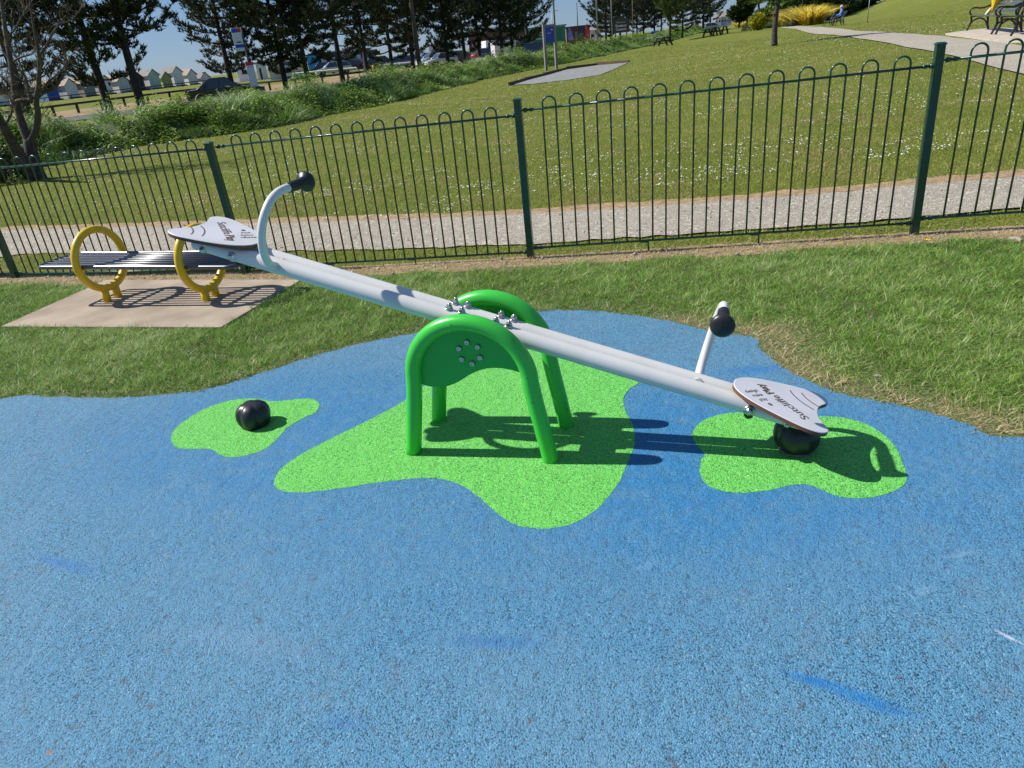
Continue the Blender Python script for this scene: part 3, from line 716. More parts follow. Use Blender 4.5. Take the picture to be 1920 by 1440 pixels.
# ------------------------------------------------------------------ bow-top fence
M_FEN = mat('green_fence_paint', (.004, .052, .034), .3, spec=.5, coat=.3, noise=(30, (.006, .07, .046), .5, .8))
fence = empty('bow_top_fence', FL[2], 0, 'dark green bow-top metal railing that runs across behind the play area', 'fence')
post_h = [1.12, 1.12, 1.118, 1.19, 1.24, 1.25, 1.25]
lean = [(0, 0), (-.02, 0), (-.028, -.01), (-.006, 0), (-.011, .007), (0, 0), (0, 0)]
bot_z = [.045, .045, .055, .085, .112, .12]; 
fa_ = math.atan2(fdir.y, fdir.x)
for i, p in enumerate(FL):
    q = p-FL[2]; R = Matrix.Rotation(fa_, 3, 'Z'); h = post_h[i]; m_ = MB(); lx, ly = lean[i]; rr = .026
    vs = []
    for z, k in ((-.1, 1), (h-.012, 1), (h-.012, 1.18), (h-.004, 1.18), (h+.004, .75)):
        for a, b in ((-1, -1), (1, -1), (1, 1), (-1, 1)):
            v = R @ Vector((a*rr*k, b*rr*k, 0)); vs.append(q+v+Vector((lx*z/h, ly*z/h, z)))
    fs = [(4*r+j, 4*r+(j+1) % 4, 4*r+4+(j+1) % 4, 4*r+4+j) for r in range(4) for j in range(4)]+[(3, 2, 1, 0), (16, 17, 18, 19)]
    m_.add(vs, fs); m_.build('post', M_FEN, fence)
for i in range(len(FL)-1):
    a, b = FL[i], FL[i+1]; L_ = (b-a).length; d = (b-a).normalized(); zb = bot_z[i]; zt = zb+1.022
    m_ = MB(); o = a-FL[2]
    def pp(s, z): return o+d*s+Vector((0, 0, z))
    s_a, s_b = .045, L_-.045
    m_.tube([pp(s_a, zb), pp(s_b, zb)], .0085, 8); m_.tube([pp(s_a, zt), pp(s_b, zt)], .0085, 8)
    for s, z in ((s_a, zb), (s_b, zb), (s_a, zt), (s_b, zt)):
        m_.tube([pp(s-.012, z), pp(s+.012, z)], .017, 6)
        m_.tube([pp(s+(.045 if s < L_/2 else -.045), z-.012), pp(s+(.045 if s < L_/2 else -.045), z+.012)], .014, 8)
        m_.box(pp(s, z)+fnor*.0, (.05, .012, .012), 0, Matrix.Rotation(fa_, 3, 'Z'))
    nb = 13; sp_ = (L_-2*.175)/(2*nb-1)*1.0
    for k in range(nb):
        sA = .175+2*k*sp_+random.uniform(-.002, .002); sB = sA+sp_; r = sp_/2; c = (sA+sB)/2
        pts = [pp(sA, zb)]+[pp(c-r*math.cos(t), zt+.028+r*math.sin(t)) for t in [PI*q/10 for q in range(11)]]+[pp(sB, zb)]
        m_.tube(pts, .0068, 8)
    pn_ = m_.build('panel', M_FEN, fence)
    for s in (L_*.33, L_*.62):
        m_ = MB(); m_.tube([pp(s-.06, zb-.008), pp(s, zb-.012), pp(s+.005, -.02)], .007, 6); m_.build('stay', M_FEN, pn_)

# ------------------------------------------------------------------ grass, flowers, pebbles
GR_STOPS = ((0, (.06, .14, .02)), (.25, (.14, .27, .035)), (.5, (.25, .42, .06)), (.7, (.44, .54, .22)), (.8, (.56, .60, .36)), (.86, (.44, .34, .18)), (1, (.66, .52, .30)))
M_BLADE = leaf_mat('grass_blade', GR_STOPS, .5, .35, .4)
M_BLADE_FAR = leaf_mat('grass_blade_far', ((0, (.08, .125, .018)), (.25, (.175, .235, .03)), (.5, (.285, .34, .052)), (.72, (.40, .425, .10)), (.84, (.52, .43, .18)), (.9, (.40, .28, .13)), (1, (.5, .38, .2))), .5, .35, .4)  # yellower blade tones for the park grass beyond the railing
EDGE2 = [(p.x, p.y) for p in EDGE]; FENCE2 = [(p.x, p.y) for p in FL]; PADP = [(p.x, p.y) for p in SLAB]
P1P = [tuple(p) for p in PATH_N]+[tuple(p) for p in PATH_F][::-1]
P2P = [tuple(p) for p in PATH2[0]]+[tuple(p) for p in PATH2[1]][::-1]
ag = rightedge = [(hit(*p).x, hit(*p).y) for p in ((1290, 611), (1340, 625), (1415, 634), (1425, 655), (1470, 690), (1530, 722), (1600, 745), (1680, 760), (1740, 775), (1820, 797), (1920, 823), (2100, 880))]
TOTV = []
def z_of(X, Y):
    z = np.empty(len(X)); 
    for i in range(len(X)): z[i] = g(X[i], Y[i])
    return z
def in_view(X, Y, Z=None, m=60):
    Z = np.zeros(len(X)) if Z is None else Z
    q = np.stack([X, Y, Z-CAM_H], 1); d = q @ fw; u = CX+F_PX*(q @ RT)/d; v = CY-F_PX*(q @ UP)/d
    return (d > 0) & (u > -m) & (u < 1920+m) & (v > -m) & (v < 1440+m)
# near lawn between the rubber and the fence
def near_lawn():
    n = 1150000; X = RNG.uniform(-6.2, 5.6, n); Y = RNG.uniform(2.0, 7.2, n)
    jx = (vnoise(X, Y, 11, 73)-.6)*.03+RNG.normal(0, .006, n); keep = ~in_poly(X, Y-jx-.012, BLUE) & ~in_poly(X, Y+jx*.7, PADP) & in_view(X, Y)
    X, Y = X[keep], Y[keep]
    fp = [tuple(q)[:2] for q in nearL]; behind = in_poly(X, Y, [(-9, 12)]+[(q[0], q[1]) for q in FENCE2]+[(9, 12)])
    X, Y = X[~behind], Y[~behind]
    dF = dist_line(X, Y, FENCE2); dE = dist_line(X, Y, EDGE2); dR_ = dist_line(X, Y, rightedge); dP = dist_line(X, Y, PADP+PADP[:1])
    cl = vnoise(X, Y, 7, 1)*.4+vnoise(X, Y, 19, 2)*.6; big = vnoise(X, Y, 1.6, 3)
    wF = .15+.13*vnoise(X, Y, 3.2, 4)+.06*vnoise(X, Y, 14, 6)
    # the trodden strip near the fence and along the right edge of the rubber carries dead grass only
    strawF = 1/(1+np.exp((dF-wF)/.018)); wR = .075+.15*vnoise(X, Y, 2.6, 5)+.05*vnoise(X, Y, 11, 9); strawR = 1/(1+np.exp((dR_-wR)/.04))
    straw = np.maximum(strawF, strawR)
    keep = RNG.uniform(0, 1, len(X)) < (.40+.75*cl)*(1-.45*straw); keep |= (straw > .5) & (RNG.uniform(0, 1, len(X)) < .55)
    X, Y, straw, cl, big, dE, strawF = X[keep], Y[keep], straw[keep], cl[keep], big[keep], dE[keep], strawF[keep]
    n = len(X); u = RNG.uniform(0, 1, n)
    c = np.clip(.14+.46*u+.6*(cl-.5)+.22*(big-.5)+.1*(RNG.uniform(0, 1, n) > .8), 0, .78)
    dry = RNG.uniform(0, 1, n) < (.05+.9*straw+.22*np.exp(-dE/.05)); c = np.where(dry, RNG.uniform(.8, 1, n), c)
    h = RNG.uniform(.018, .052, n)*(.5+1.0*cl)*(1-.2*straw); lean = RNG.uniform(.25, 1.25, n)+.35*straw
    P = np.stack([X, Y, z_of(X, Y)-.003], 1)
    V, F, a = blades(P, h*1.25, RNG.uniform(.0024, .0052, n), np.minimum(lean, 1.5), c=c)
    tag(raw_mesh('lawn_grass', V, F, M_BLADE, a), 'short green lawn blades with straw coloured edges', None, None, 'stuff')
    return n
def far_lawn(name, n, y0, y1, x0, x1, hh, ww, seed, lab):
    X = RNG.uniform(x0, x1, n); Y = y0+(y1-y0)*RNG.uniform(0, 1, n)**1.0
    jx = (vnoise(X, Y, 4, 71)-.5)*.22+RNG.normal(0, .03, n); keep = in_view(X, Y) & ~in_poly(X, Y+jx, P2P)
    X, Y = X[keep], Y[keep]
    jx = (vnoise(X, Y, 4, 72)-.5)*.16+RNG.normal(0, .02, len(X)); keep = ~in_poly(X, Y+jx, P1P); X, Y = X[keep], Y[keep]
    front = in_poly(X, Y, [(-9, 2)]+[(q[0], q[1]) for q in FENCE2]+[(9, 2)])
    vegside = in_poly(X, Y, [(-200, 10)]+[tuple(p) for p in VEG]+[(0, 200), (-200, 200)])
    sl = in_poly(X, Y, [(p.x, p.y) for p in sb])
    keep = ~front & ~vegside & ~sl; X, Y = X[keep], Y[keep]
    dF = dist_line(X, Y, FENCE2); dN = dist_line(X, Y, [tuple(p) for p in PATH_F]); dU = dist_line(X, Y, [tuple(p) for p in PATH2[1]])
    cl = vnoise(X, Y, 5, 1+seed)*.5+vnoise(X, Y, 14, 2+seed)*.5; big = vnoise(X, Y, .55, 3+seed)*.6+vnoise(X, Y, 1.5, 7+seed)*.4
    straw = 1/(1+np.exp((dN-(.16+.14*vnoise(X, Y, 2, 8)))/.04)); straw = np.maximum(straw, .7/(1+np.exp((dF-.10)/.02))); straw = np.maximum(straw, 1/(1+np.exp((dU-.25)/.1)))
    dryp = np.clip((vnoise(X, Y, 1.1, 77+seed)*.6+vnoise(X, Y, 4, 78)*.4-.52)*3.0, 0, .55)
    keep = RNG.uniform(0, 1, len(X)) < (.4+.7*cl)*(1-.5*straw); X, Y, straw, cl, big, dryp = [q[keep] for q in (X, Y, straw, cl, big, dryp)]
    n = len(X); c = np.clip(.22+.42*RNG.uniform(0, 1, n)+.45*(cl-.5)+.35*(big-.5), 0, .78)
    dry = RNG.uniform(0, 1, n) < (.04+.85*straw+dryp); c = np.where(dry, RNG.uniform(.82, 1, n), c)
    P = np.stack([X, Y, z_of(X, Y)-.003], 1)
    V, F, a = blades(P, hh*RNG.uniform(.5, 1.2, n)*(.7+.6*cl)*(1-.4*straw), ww*RNG.uniform(.6, 1.2, n), RNG.uniform(.2, 1.2, n), c=c, seg=1 if hh < .04 else 2)
    tag(raw_mesh(name, V, F, M_BLADE_FAR, a), lab, None, None, 'stuff')
near_lawn()
far_lawn('lawn_grass', 330000, 5.0, 11.5, -9, 9, .042, .006, 10, 'mown park grass just beyond the railing')
far_lawn('lawn_grass', 260000, 11.5, 26, -13, 24, .05, .011, 20, 'mown park grass in the middle distance')
far_lawn('lawn_grass', 130000, 26, 60, -10, 50, .06, .03, 30, 'far mown park grass')
# daisies
def daisies():
    n = 6000; Y = 7.6+RNG.uniform(0, 1, n)**1.6*30; X = RNG.uniform(-.55, .95, n)*Y*1.0
    k = vnoise(X, Y, .9, 41)*.6+vnoise(X, Y, 3, 42)*.4+.10*np.clip(X/Y, -.4, .8)
    keep = (k > .53-.09*RNG.uniform(0, 1, n)) & in_view(X, Y) & ~in_poly(X, Y, P2P) & ~in_poly(X, Y, P1P); X, Y = X[keep], Y[keep]
    vs = in_poly(X, Y, [(-200, 10)]+[tuple(p) for p in VEG]+[(0, 200), (-200, 200)]); X, Y = X[~vs], Y[~vs]
    # small tight clumps
    X = np.concatenate([X]+[X+RNG.normal(0, .05, len(X)) for _ in range(1)]+[X[::5]+RNG.normal(0, .07, len(X[::5])) for _ in range(2)]); Y = np.concatenate([Y]+[Y+RNG.normal(0, .05, len(Y)) for _ in range(1)]+[Y[::5]+RNG.normal(0, .07, len(Y[::5])) for _ in range(2)])
    n = len(X); Z = z_of(X, Y)+RNG.uniform(.028, .045, n); r = RNG.uniform(.006, .0115, n)*(1+.25*np.clip(Y-10, 0, 20)/10)
    a = np.arange(6)*PI/3; V = []; F = []
    tx = RNG.uniform(-.3, .3, n); ty = RNG.uniform(-.3, .3, n)
    for k in range(6):
        dx = r*np.cos(a[k]); dy = r*np.sin(a[k]); V.append(np.stack([X+dx, Y+dy, Z+dx*tx+dy*ty], 1))
    V.append(np.stack([X, Y, Z+.0035], 1)); V = np.stack(V, 1).reshape(-1, 3); b = np.arange(n)[:, None]*7
    F = np.stack([b+np.array([[k, (k+1) % 6, 6]]) for k in range(6)], 1).reshape(-1, 3)
    tag(raw_mesh('daisies', V, F, mat('daisy_white', (.75, .75, .72), .6)), 'small white daisies dotted over the lawn', None, None, 'stuff')
daisies()
def pebbles():
    n = 9000; t = RNG.uniform(0, 1, n); s = RNG.uniform(0, 1, n); A = resample(PATH_N, 200); B = resample(PATH_F, 200); i = (t*199).astype(int)
    X = np.array([A[k].x for k in i])*(1-s)+np.array([B[k].x for k in i])*s+RNG.normal(0, .03, n); Y = np.array([A[k].y for k in i])*(1-s)+np.array([B[k].y for k in i])*s
    # loose stones in the dead strip too
    m = 2500; q = resample(nearL, 300); k = RNG.integers(0, 299, m); X = np.concatenate([X, np.array([q[j].x for j in k])+RNG.normal(0, .03, m)]); Y = np.concatenate([Y, np.array([q[j].y for j in k])+RNG.uniform(-.03, .3, m)])
    keep = in_view(X, Y); X, Y = X[keep], Y[keep]; n = len(X); Z = z_of(X, Y)+.012; r = RNG.uniform(.003, .009, n)*(1+1.2*(RNG.uniform(0, 1, n) > .96))
    base = np.array([(1, 0, 0), (0, 1, 0), (-1, 0, 0), (0, -1, 0), (0, 0, .7), (0, 0, -.5)]); V = []
    for b in base: V.append(np.stack([X+b[0]*r*RNG.uniform(.6, 1.3, n), Y+b[1]*r*RNG.uniform(.6, 1.3, n), Z+b[2]*r], 1))
    V = np.stack(V, 1).reshape(-1, 3); o = np.arange(n)[:, None]*6; T = [(0, 1, 4), (1, 2, 4), (2, 3, 4), (3, 0, 4), (1, 0, 5), (2, 1, 5), (3, 2, 5), (0, 3, 5)]
    F = np.stack([o+np.array([q]) for q in T], 1).reshape(-1, 3)
    tag(raw_mesh('pebbles', V, F, leaf_mat('pebble', ((0, (.2, .18, .16)), (.5, (.38, .35, .3)), (1, (.55, .5, .42))), .85, 0.), np.repeat(RNG.uniform(0, 1, n), 8)), 'loose gravel stones', None, None, 'stuff')
pebbles()
M_STONE = mat('pale_stone', (.42, .36, .28), .85, noise=(30, (.3, .26, .2), .4, .6), bump=(60, .5, .01))
for (px, py, r, lab) in ((1905, 452, .045, 'pale tan stone on the dead grass by the railing at the right edge'), (1646, 706, .017, 'small pale stone lying in the grass beside the rubber surface'), (1868, 437, .02, 'flat pale stone in the dead grass right of the tall railing post')):
    p = hit(px, py); o = empty('stone', p, random.uniform(0, 3), lab, 'stone', 'loose stones by the railing'); m_ = MB()
    m_.lathe([(0, -.3*r), (.75*r, -.2*r), (r, .1*r), (.8*r, .42*r), (.35*r, .6*r), (0, .62*r)], 9, 0, False, lambda t, z: 1+.25*math.sin(2*t+z*90)+.12*math.sin(5*t), R=Matrix.Rotation(.25, 3, 'X'))
    m_.build('body', M_STONE, o)
# bits of litter and grass clippings on the rubber
def litter():
    n = 420; X = RNG.uniform(-3.2, 3.2, n); Y = RNG.uniform(1.0, 4.3, n); keep = in_poly(X, Y, BLUE) & in_view(X, Y); X, Y = X[keep], Y[keep]
    d = dist_line(X, Y, EDGE2); keep = RNG.uniform(0, 1, len(X)) < .22+.9*np.exp(-d/.12); X, Y = X[keep], Y[keep]; n = len(X); r = RNG.uniform(.0018, .0065, n); a = RNG.uniform(0, 6.28, n); q = RNG.uniform(.2, .5, n)
    P = np.stack([X, Y, z_of(X, Y)+.0115], 1); u = np.stack([np.cos(a), np.sin(a), RNG.uniform(-.1, .3, n)], 1)*r[:, None]; v = np.stack([-np.sin(a), np.cos(a), np.zeros(n)], 1)*(r*q)[:, None]
    V = np.stack([P-u, P-v, P+u, P+v], 1).reshape(-1, 3)
    tag(raw_mesh('litter', V, np.arange(n)[:, None]*4+np.array([[0, 1, 2, 3]]), leaf_mat('litter_bits', ((0, (.05, .035, .025)), (.5, (.22, .14, .08)), (.75, (.12, .2, .04)), (1, (.5, .45, .36))), .8, 0.), RNG.uniform(0, 1, n)), 'tiny dry leaf bits and clippings on the rubber surface', None, None, 'stuff')
litter()
# dandelion by the fence
p = hit(1735, 463); dn = empty('dandelion', p, 0, 'single yellow dandelion in the near grass left of the tall railing post', 'flower')
m_ = MB(); m_.tube([(0, 0, 0), (.004, 0, .03), (.004, .002, .045)], .0015, 5); m_.build('stem', M_LAWN, dn)
m_ = MB()
for k in range(18):
    a = k*2.4; r = .008+.011*(k % 3)/2; m_.add([(.004, .002, .045), (.004+r*math.cos(a-.25), r*math.sin(a-.25), .052), (.004+r*1.15*math.cos(a), r*1.15*math.sin(a), .05), (.004+r*math.cos(a+.25), r*math.sin(a+.25), .052)], [(0, 1, 2, 3)])
m_.build('flower_head', mat('dandelion_yellow', (.8, .55, .01), .5), dn, recalc=False)

# tall verge vegetation along the road
def verge():
    # lumpy bank under it
    A = offs(VEGS, 0); n = len(A); V = []; w_ = 9; prof = [0, .22, .5, .68, .75, .72, .6, .42, .2, 0]
    Vl = resample(VEG, 260)
    for i, p in enumerate(Vl):
        a = Vl[max(0, i-1)]; b = Vl[min(len(Vl)-1, i+1)]; t = (b-a).normalized(); nn = Vector((-t.y, t.x)); wid = 6.0
        for k in range(10):
            q = p+nn*(wid*k/9+random.uniform(-.15, .15)); hh = prof[k]*(.78+.25*math.sin(i*.37+k)+random.uniform(-.1, .1))*.85; V.append((q.x, q.y, g(q.x, q.y)+max(-.05, hh) if 0 < k < 9 else g(q.x, q.y)-.05))
    F = [(i*10+k, i*10+k+1, (i+1)*10+k+1, (i+1)*10+k) for i in range(259) for k in range(9)]
    raw = raw_mesh('verge_bank', V, F, mat('verge_under', (.035, .06, .015), .9, noise=(3, (.06, .09, .02), .4, .6), bump=(12, .6, .08)), smooth=True); raw['kind'] = 'structure'
    # plants
    n = 230000; t = RNG.uniform(0, 1, n)**1.45; Lr = resample(VEG, 600); L_ = np.array([(p.x, p.y) for p in Lr]); T = np.gradient(L_, axis=0); T /= np.linalg.norm(T, axis=1)[:, None]
    i = (t*599).astype(int); f = RNG.uniform(0, 599, n)*0; s = RNG.uniform(0, 1, n)**1.25*5.6
    P = L_[i]+T[i]*RNG.normal(0, .12, n)[:, None]+np.stack([-T[i][:, 1], T[i][:, 0]], 1)*(s-.15+.25*np.sin(i*.21))[:, None]
    X, Y = P[:, 0], P[:, 1]; D = np.hypot(X, Y); keep = in_view(X, Y, m=140); X, Y, D, s = X[keep], Y[keep], D[keep], s[keep]; n = len(X)
    lum = vnoise(X, Y, .8, 51)*.6+vnoise(X, Y, 2.2, 52)*.4
    bank = np.interp(s, [0, .67, 1.33, 2, 2.67, 3.33, 4, 4.67, 5.33, 6], [q*.78 for q in prof])
    Z = z_of(X, Y)+bank*(.55+.8*lum+.35*np.exp(-((D-18)/7)**2))
    c = np.clip(.12+.38*RNG.uniform(0, 1, n)+.95*(lum-.45)+.45*np.clip(s/3.0, 0, 1)*RNG.uniform(0, 1, n), 0, 1)
    hh = (.16+.46*lum)*RNG.uniform(.6, 1.2, n)*(.75+.4*np.clip(s, 0, 1.4)/1.4); wd = .010+.00045*D
    az = vnoise(X, Y, .9, 91)*9+RNG.normal(0, .9, n)
    V, F, a = blades(np.stack([X, Y, Z-.03], 1), hh, wd*RNG.uniform(.7, 1.6, n), RNG.uniform(.2, 1.05, n), az=az, c=c, seg=2, droop=.8)
    M = leaf_mat('verge_leaves', ((0, (.03, .06, .012)), (.3, (.08, .16, .025)), (.5, (.17, .29, .05)), (.7, (.29, .42, .13)), (.86, (.45, .52, .30)), (1, (.62, .66, .46))), .45, .35, .5)
    o = raw_mesh('verge_plants', V, F, M, a); tag(o, 'band of tall silvery green grass and weeds along the road', None, None, 'stuff')
    # broad leaves low on the near side
    n = 190000; t = RNG.uniform(0, 1, n)**1.7*.97; i = (t*599).astype(int); s = RNG.uniform(-.3, 2.7, n)
    P = L_[i]+T[i]*RNG.normal(0, .15, n)[:, None]+np.stack([-T[i][:, 1], T[i][:, 0]], 1)*s[:, None]; X, Y = P[:, 0], P[:, 1]
    cl = vnoise(X, Y, 1.1, 61); keep = (cl > .30+.07*np.clip(s, 0, 3)) & in_view(X, Y, m=100); X, Y, s, cl = X[keep], Y[keep], s[keep], cl[keep]; n = len(X); D = np.hypot(X, Y)
    Z = z_of(X, Y)+np.interp(s, [-.3, 0, .6, 1.2, 1.8, 3.6], [.02, .12, .45, .72, .9, 1.0])*(.5+.75*vnoise(X, Y, .8, 51)+.3*np.exp(-((D-18)/7)**2)+.25*vnoise(X, Y, 3, 53))*RNG.uniform(.55, 1.15, n)
    r = RNG.uniform(.035, .095, n)*(.8+D*.014); a1 = RNG.uniform(0, 2*PI, n); d = np.stack([np.cos(a1), np.sin(a1), RNG.uniform(-.5, .6, n)], 1); q = np.stack([-np.sin(a1), np.cos(a1), RNG.uniform(-.4, .4, n)], 1)
    C0 = np.stack([X, Y, Z], 1); V = np.stack([C0, C0+d*r[:, None]*.5+q*r[:, None]*.38, C0+d*r[:, None], C0+d*r[:, None]*.5-q*r[:, None]*.38], 1).reshape(-1, 3)
    F = (np.arange(n)[:, None]*4+np.array([[0, 1, 2, 3]]))
    o = raw_mesh('verge_leaves', V, F, leaf_mat('broad_leaves', ((0, (.02, .05, .008)), (.35, (.09, .17, .02)), (.7, (.22, .36, .04)), (1, (.42, .52, .13))), .4, .35, .5), np.clip(RNG.uniform(0, .75, n)+.75*(vnoise(X, Y, 2.4, 64)-.35), 0, 1))
    tag(o, 'broad bright green leaves at the foot of the tall verge', None, None, 'stuff')
verge()

# ------------------------------------------------------------------ trees
M_BARK = mat('pine_bark', (.035, .027, .022), .9, noise=(6, (.06, .045, .035), .4, .65), bump=(14, .9, .05))
M_BARK2 = mat('grey_bark', (.085, .07, .058), .9, noise=(10, (.04, .034, .03), .4, .62), bump=(30, .9, .03))
M_LICHEN = mat('lichen_bark', (.08, .065, .048), .9, noise=(7, (.24, .18, .05), .55, .68), bump=(40, .8, .01))
M_PINE = leaf_mat('pine_needles', ((0, (.014, .022, .010)), (.35, (.032, .048, .018)), (.65, (.065, .082, .03)), (.88, (.12, .13, .055)), (1, (.17, .16, .08))), .55, .15, .3)
M_PINE2 = leaf_mat('light_pine_needles', ((0, (.03, .06, .015)), (.4, (.07, .12, .025)), (.8, (.13, .18, .04)), (1, (.2, .22, .07))), .55, .2, .3)
def tufts(P, D, ln, wd, nb, spread, c, rng):
    """needle tufts: nb narrow blades round the direction D at each point"""
    n = len(P); Pn = np.repeat(P, nb, 0); Dn = np.repeat(D, nb, 0)+rng.normal(0, spread, (n*nb, 3)); Dn /= np.linalg.norm(Dn, axis=1)[:, None]
    s = rng.normal(0, 1, (n*nb, 3)); s -= Dn*np.sum(s*Dn, 1)[:, None]; s /= np.linalg.norm(s, axis=1)[:, None]
    L_ = (ln*rng.uniform(.6, 1.2, n*nb))[:, None]; W_ = wd*rng.uniform(.7, 1.3, n*nb)[:, None] if hasattr(wd, '__len__') else (wd*rng.uniform(.7, 1.3, n*nb))[:, None]
    a = Pn-Dn*L_*.25; V = np.stack([a+s*W_*.2, a+Dn*L_*.55+s*W_*.5, a+Dn*L_, a+Dn*L_*.55-s*W_*.5], 1).reshape(-1, 3)
    F = np.arange(n*nb)[:, None]*4+np.array([[0, 1, 2, 3]]); return V, F, np.repeat(c, nb)
def make_pine(H, bare, R, seed, name='pine_tree', leaf=M_PINE, flat=1., nt_=1., lean=0., dens_=1., size=1., topfrac=.35, upsweep=.35):
    rg = np.random.default_rng(seed); rd = random.Random(seed)
    o = empty(name); tr = MB(); r0 = .0145*H+.045
    tp = catmull([(0, 0, -.2), (lean*.1*H*.3, rd.uniform(-.1, .1), H*.3), (lean*.1*H*.7, rd.uniform(-.2, .2), H*.65), (lean*.1*H, 0, H*.97)], 6)
    n = len(tp); tr.tube(tp, [r0*(1-.82*i/(n-1))*(1.25 if i == 0 else 1) for i in range(n)], 9)
    def trunk(z):
        t = min(max((z+.2)/(H*.97+.2), 0), 1)*(n-1); i = min(int(t), n-2); return tp[i].lerp(tp[i+1], t-i)
    P = []; Dr = []; z = bare*H
    while z < H*.97:
        t = (z/H-bare)/(1-bare); prof = min(1, .55+t*1.9)*(1-max(0, t-topfrac)/(1-topfrac))**.75
        nb = rd.choice((3, 4, 5)) if t > .12 else rd.choice((2, 3))
        a0 = rd.uniform(0, 6.28)
        for k in range(nb):
            a = a0+2*PI*k/nb+rd.uniform(-.4, .4); L_ = R*max(.12, prof)*rd.uniform(.65, 1.15); b = trunk(z+rd.uniform(-.15, .15)); rise = rd.uniform(-.05, .22)+.35*t
            d = Vector((math.cos(a), math.sin(a), 0)); m = 7
            pts = [b+d*(L_*q/m)+Vector((rd.uniform(-.05, .05), rd.uniform(-.05, .05), L_*(rise*q/m+upsweep*(q/m)**2.4-.10*math.sin(PI*q/m)))) for q in range(m+1)]
            tr.tube(pts, [max(.012, .05*(1-q/m)*(L_/R)+.012) for q in range(m+1)], 5, caps=False)
            # side twigs
            for q in range(2, m+1):
                fr = q/m
                for sd in (-1, 1):
                    for rep in range(2):
                        l2 = L_*.34*(1.15-fr*.7)*rd.uniform(.5, 1.2); aa = a+sd*rd.uniform(.5, 1.15); e = Vector((math.cos(aa), math.sin(aa), rd.uniform(.05, .5))).normalized(); base = pts[q-1].lerp(pts[q], rd.random())
                        if rep == 0: tr.tube([base, base+e*l2], [.014, .006], 3, caps=False)
                        kk = max(2, int(l2/.16*dens_))
                        for j in range(kk):
                            f = (j+rd.random())/kk
                            if f < .22 and fr < .6: continue
                            pp_ = base+e*(l2*f)+Vector((rd.gauss(0, .05), rd.gauss(0, .05), rd.gauss(0, .05)*flat)); P.append(pp_); Dr.append(e*.7+Vector((0, 0, .65)))
            for j in range(int(3*dens_)): P.append(pts[-1]+Vector((rd.gauss(0, .06), rd.gauss(0, .06), rd.gauss(0, .04)))); Dr.append(d*.6+Vector((0, 0, .8)))
        z += rd.uniform(.32, .62)*H/10*(1.15 if t < .3 else 1)
    P = np.array([tuple(q) for q in P]); Dr = np.array([tuple(q) for q in Dr]); c = np.clip(rg.uniform(0, .75, len(P))+.25*vnoise(P[:, 0]+P[:, 2], P[:, 1], 1.5, seed)+.12*(P[:, 2]/H), 0, 1)
    V, F, cc = tufts(P, Dr, .26*size, .038*size, 7, .42, c, rg)
    tr.build('trunk', M_BARK, o); raw_mesh('crown', V, F, leaf, cc, o); return o
variants = [make_pine(10.5, .18, 3.7, 11, dens_=1.15, size=1.3), make_pine(10, .19, 3.9, 12, lean=.25, dens_=1.2, size=1.25), make_pine(11, .29, 3.4, 13, lean=-.2, dens_=1.05, size=1.3), make_pine(9.5, .16, 3.8, 14, dens_=1.5, size=1.3)]
for v_ in variants[1:3]: pass
bright = make_pine(7.5, .28, 2.6, 15, leaf=M_PINE2, dens_=1.7, size=1.2)
used = set()
def place_tree(v, px, py, D, label, cat='tree', group='dark pines along the road', sc=1., rz=None, lean=(0, 0)):
    o = v if id(v) not in used else copy_tree(v); used.add(id(v))
    p = ong(px, py, D); o.location = p-Vector((0, 0, .05)); o.rotation_euler = (lean[0], lean[1], random.uniform(0, 6.28) if rz is None else rz); o.scale = (sc, sc, sc); tag(o, label, cat, group); return o
W4 = variants
PINES = [
 (0, 57, 222, 37, 1.0, 'pine with its bare lower trunk at the left edge of the picture'),
 (1, 205, 200, 38, 1.06, 'left of the two big pines in front of the beach huts'),
 (2, 266, 200, 37, 1.0, 'right of the two big pines, its bare trunk crossing the black hut'),
 (0, 435, 158, 52, 1.0, 'wide pine standing just behind the parked black car'),
 (3, 535, 158, 52, 1.05, 'bushy pine right of the tall bus stop flag'),
 (1, 579, 158, 50, .98, 'pine whose trunk stands at the end of the blue kiosk'),
 (0, 642, 147, 55, 1.05, 'pine behind the round bush on the verge, left one'),
 (2, 688, 135, 60, .95, 'slim pine right above the round verge bush'),
 (3, 735, 132, 68, 1.1, 'pine left of the bare brown telegraph pole'),
 (1, 775, 131, 62, 1.05, 'pine touching the bare brown telegraph pole'),
 (0, 841, 123, 64, 1.0, 'pine in front of the two small silver cars'),
 (3, 871, 117, 70, 1.05, 'pine in front of the white flatbed truck'),
 (2, 900, 113, 74, 1.05, 'pine behind the red bin by the car park'),
 (1, 942, 107, 72, .95, 'pine at the rear end of the white van'),
 (3, 962, 99, 80, 1.12, 'pine in front of the white van bonnet'),
 (0, 990, 92, 86, 1.05, 'last pine of the long row, left of the blue notice board'),
 (3, 1137, 76, 120, 1.0, 'first pine right of the flags behind the brown welcome sign'),
 (1, 1145, 73, 128, 1.0, 'pine directly behind the brown welcome sign'),
 (2, 1163, 70, 130, 1.0, 'pine at the right post of the brown welcome sign'),
 (3, 1195, 66, 135, .9, 'low pine right of the brown welcome sign'),
 (1, 1207, 63, 140, .92, 'pine between the welcome sign and the small blue boxes'),
 (0, 1227, 62, 140, .92, 'pine over the small blue boxes beyond the verge'),
 (2, 1240, 60, 150, 1.0, 'far pine left of the bright green pine'),
 (3, 1318, 48, 150, 1.25, 'large far pine above the pair of distant picnic tables'),
 (1, 1332, 45, 165, 1.1, 'rightmost far pine beside the open sky')]
for k, px, py, D, sc, lab in PINES: place_tree(W4[k], px, py, D, lab, sc=sc)
place_tree(bright, 1256, 77, 88, 'bright green young pine beside the nearer picnic table', group='young pines on the lawn', sc=1.05)
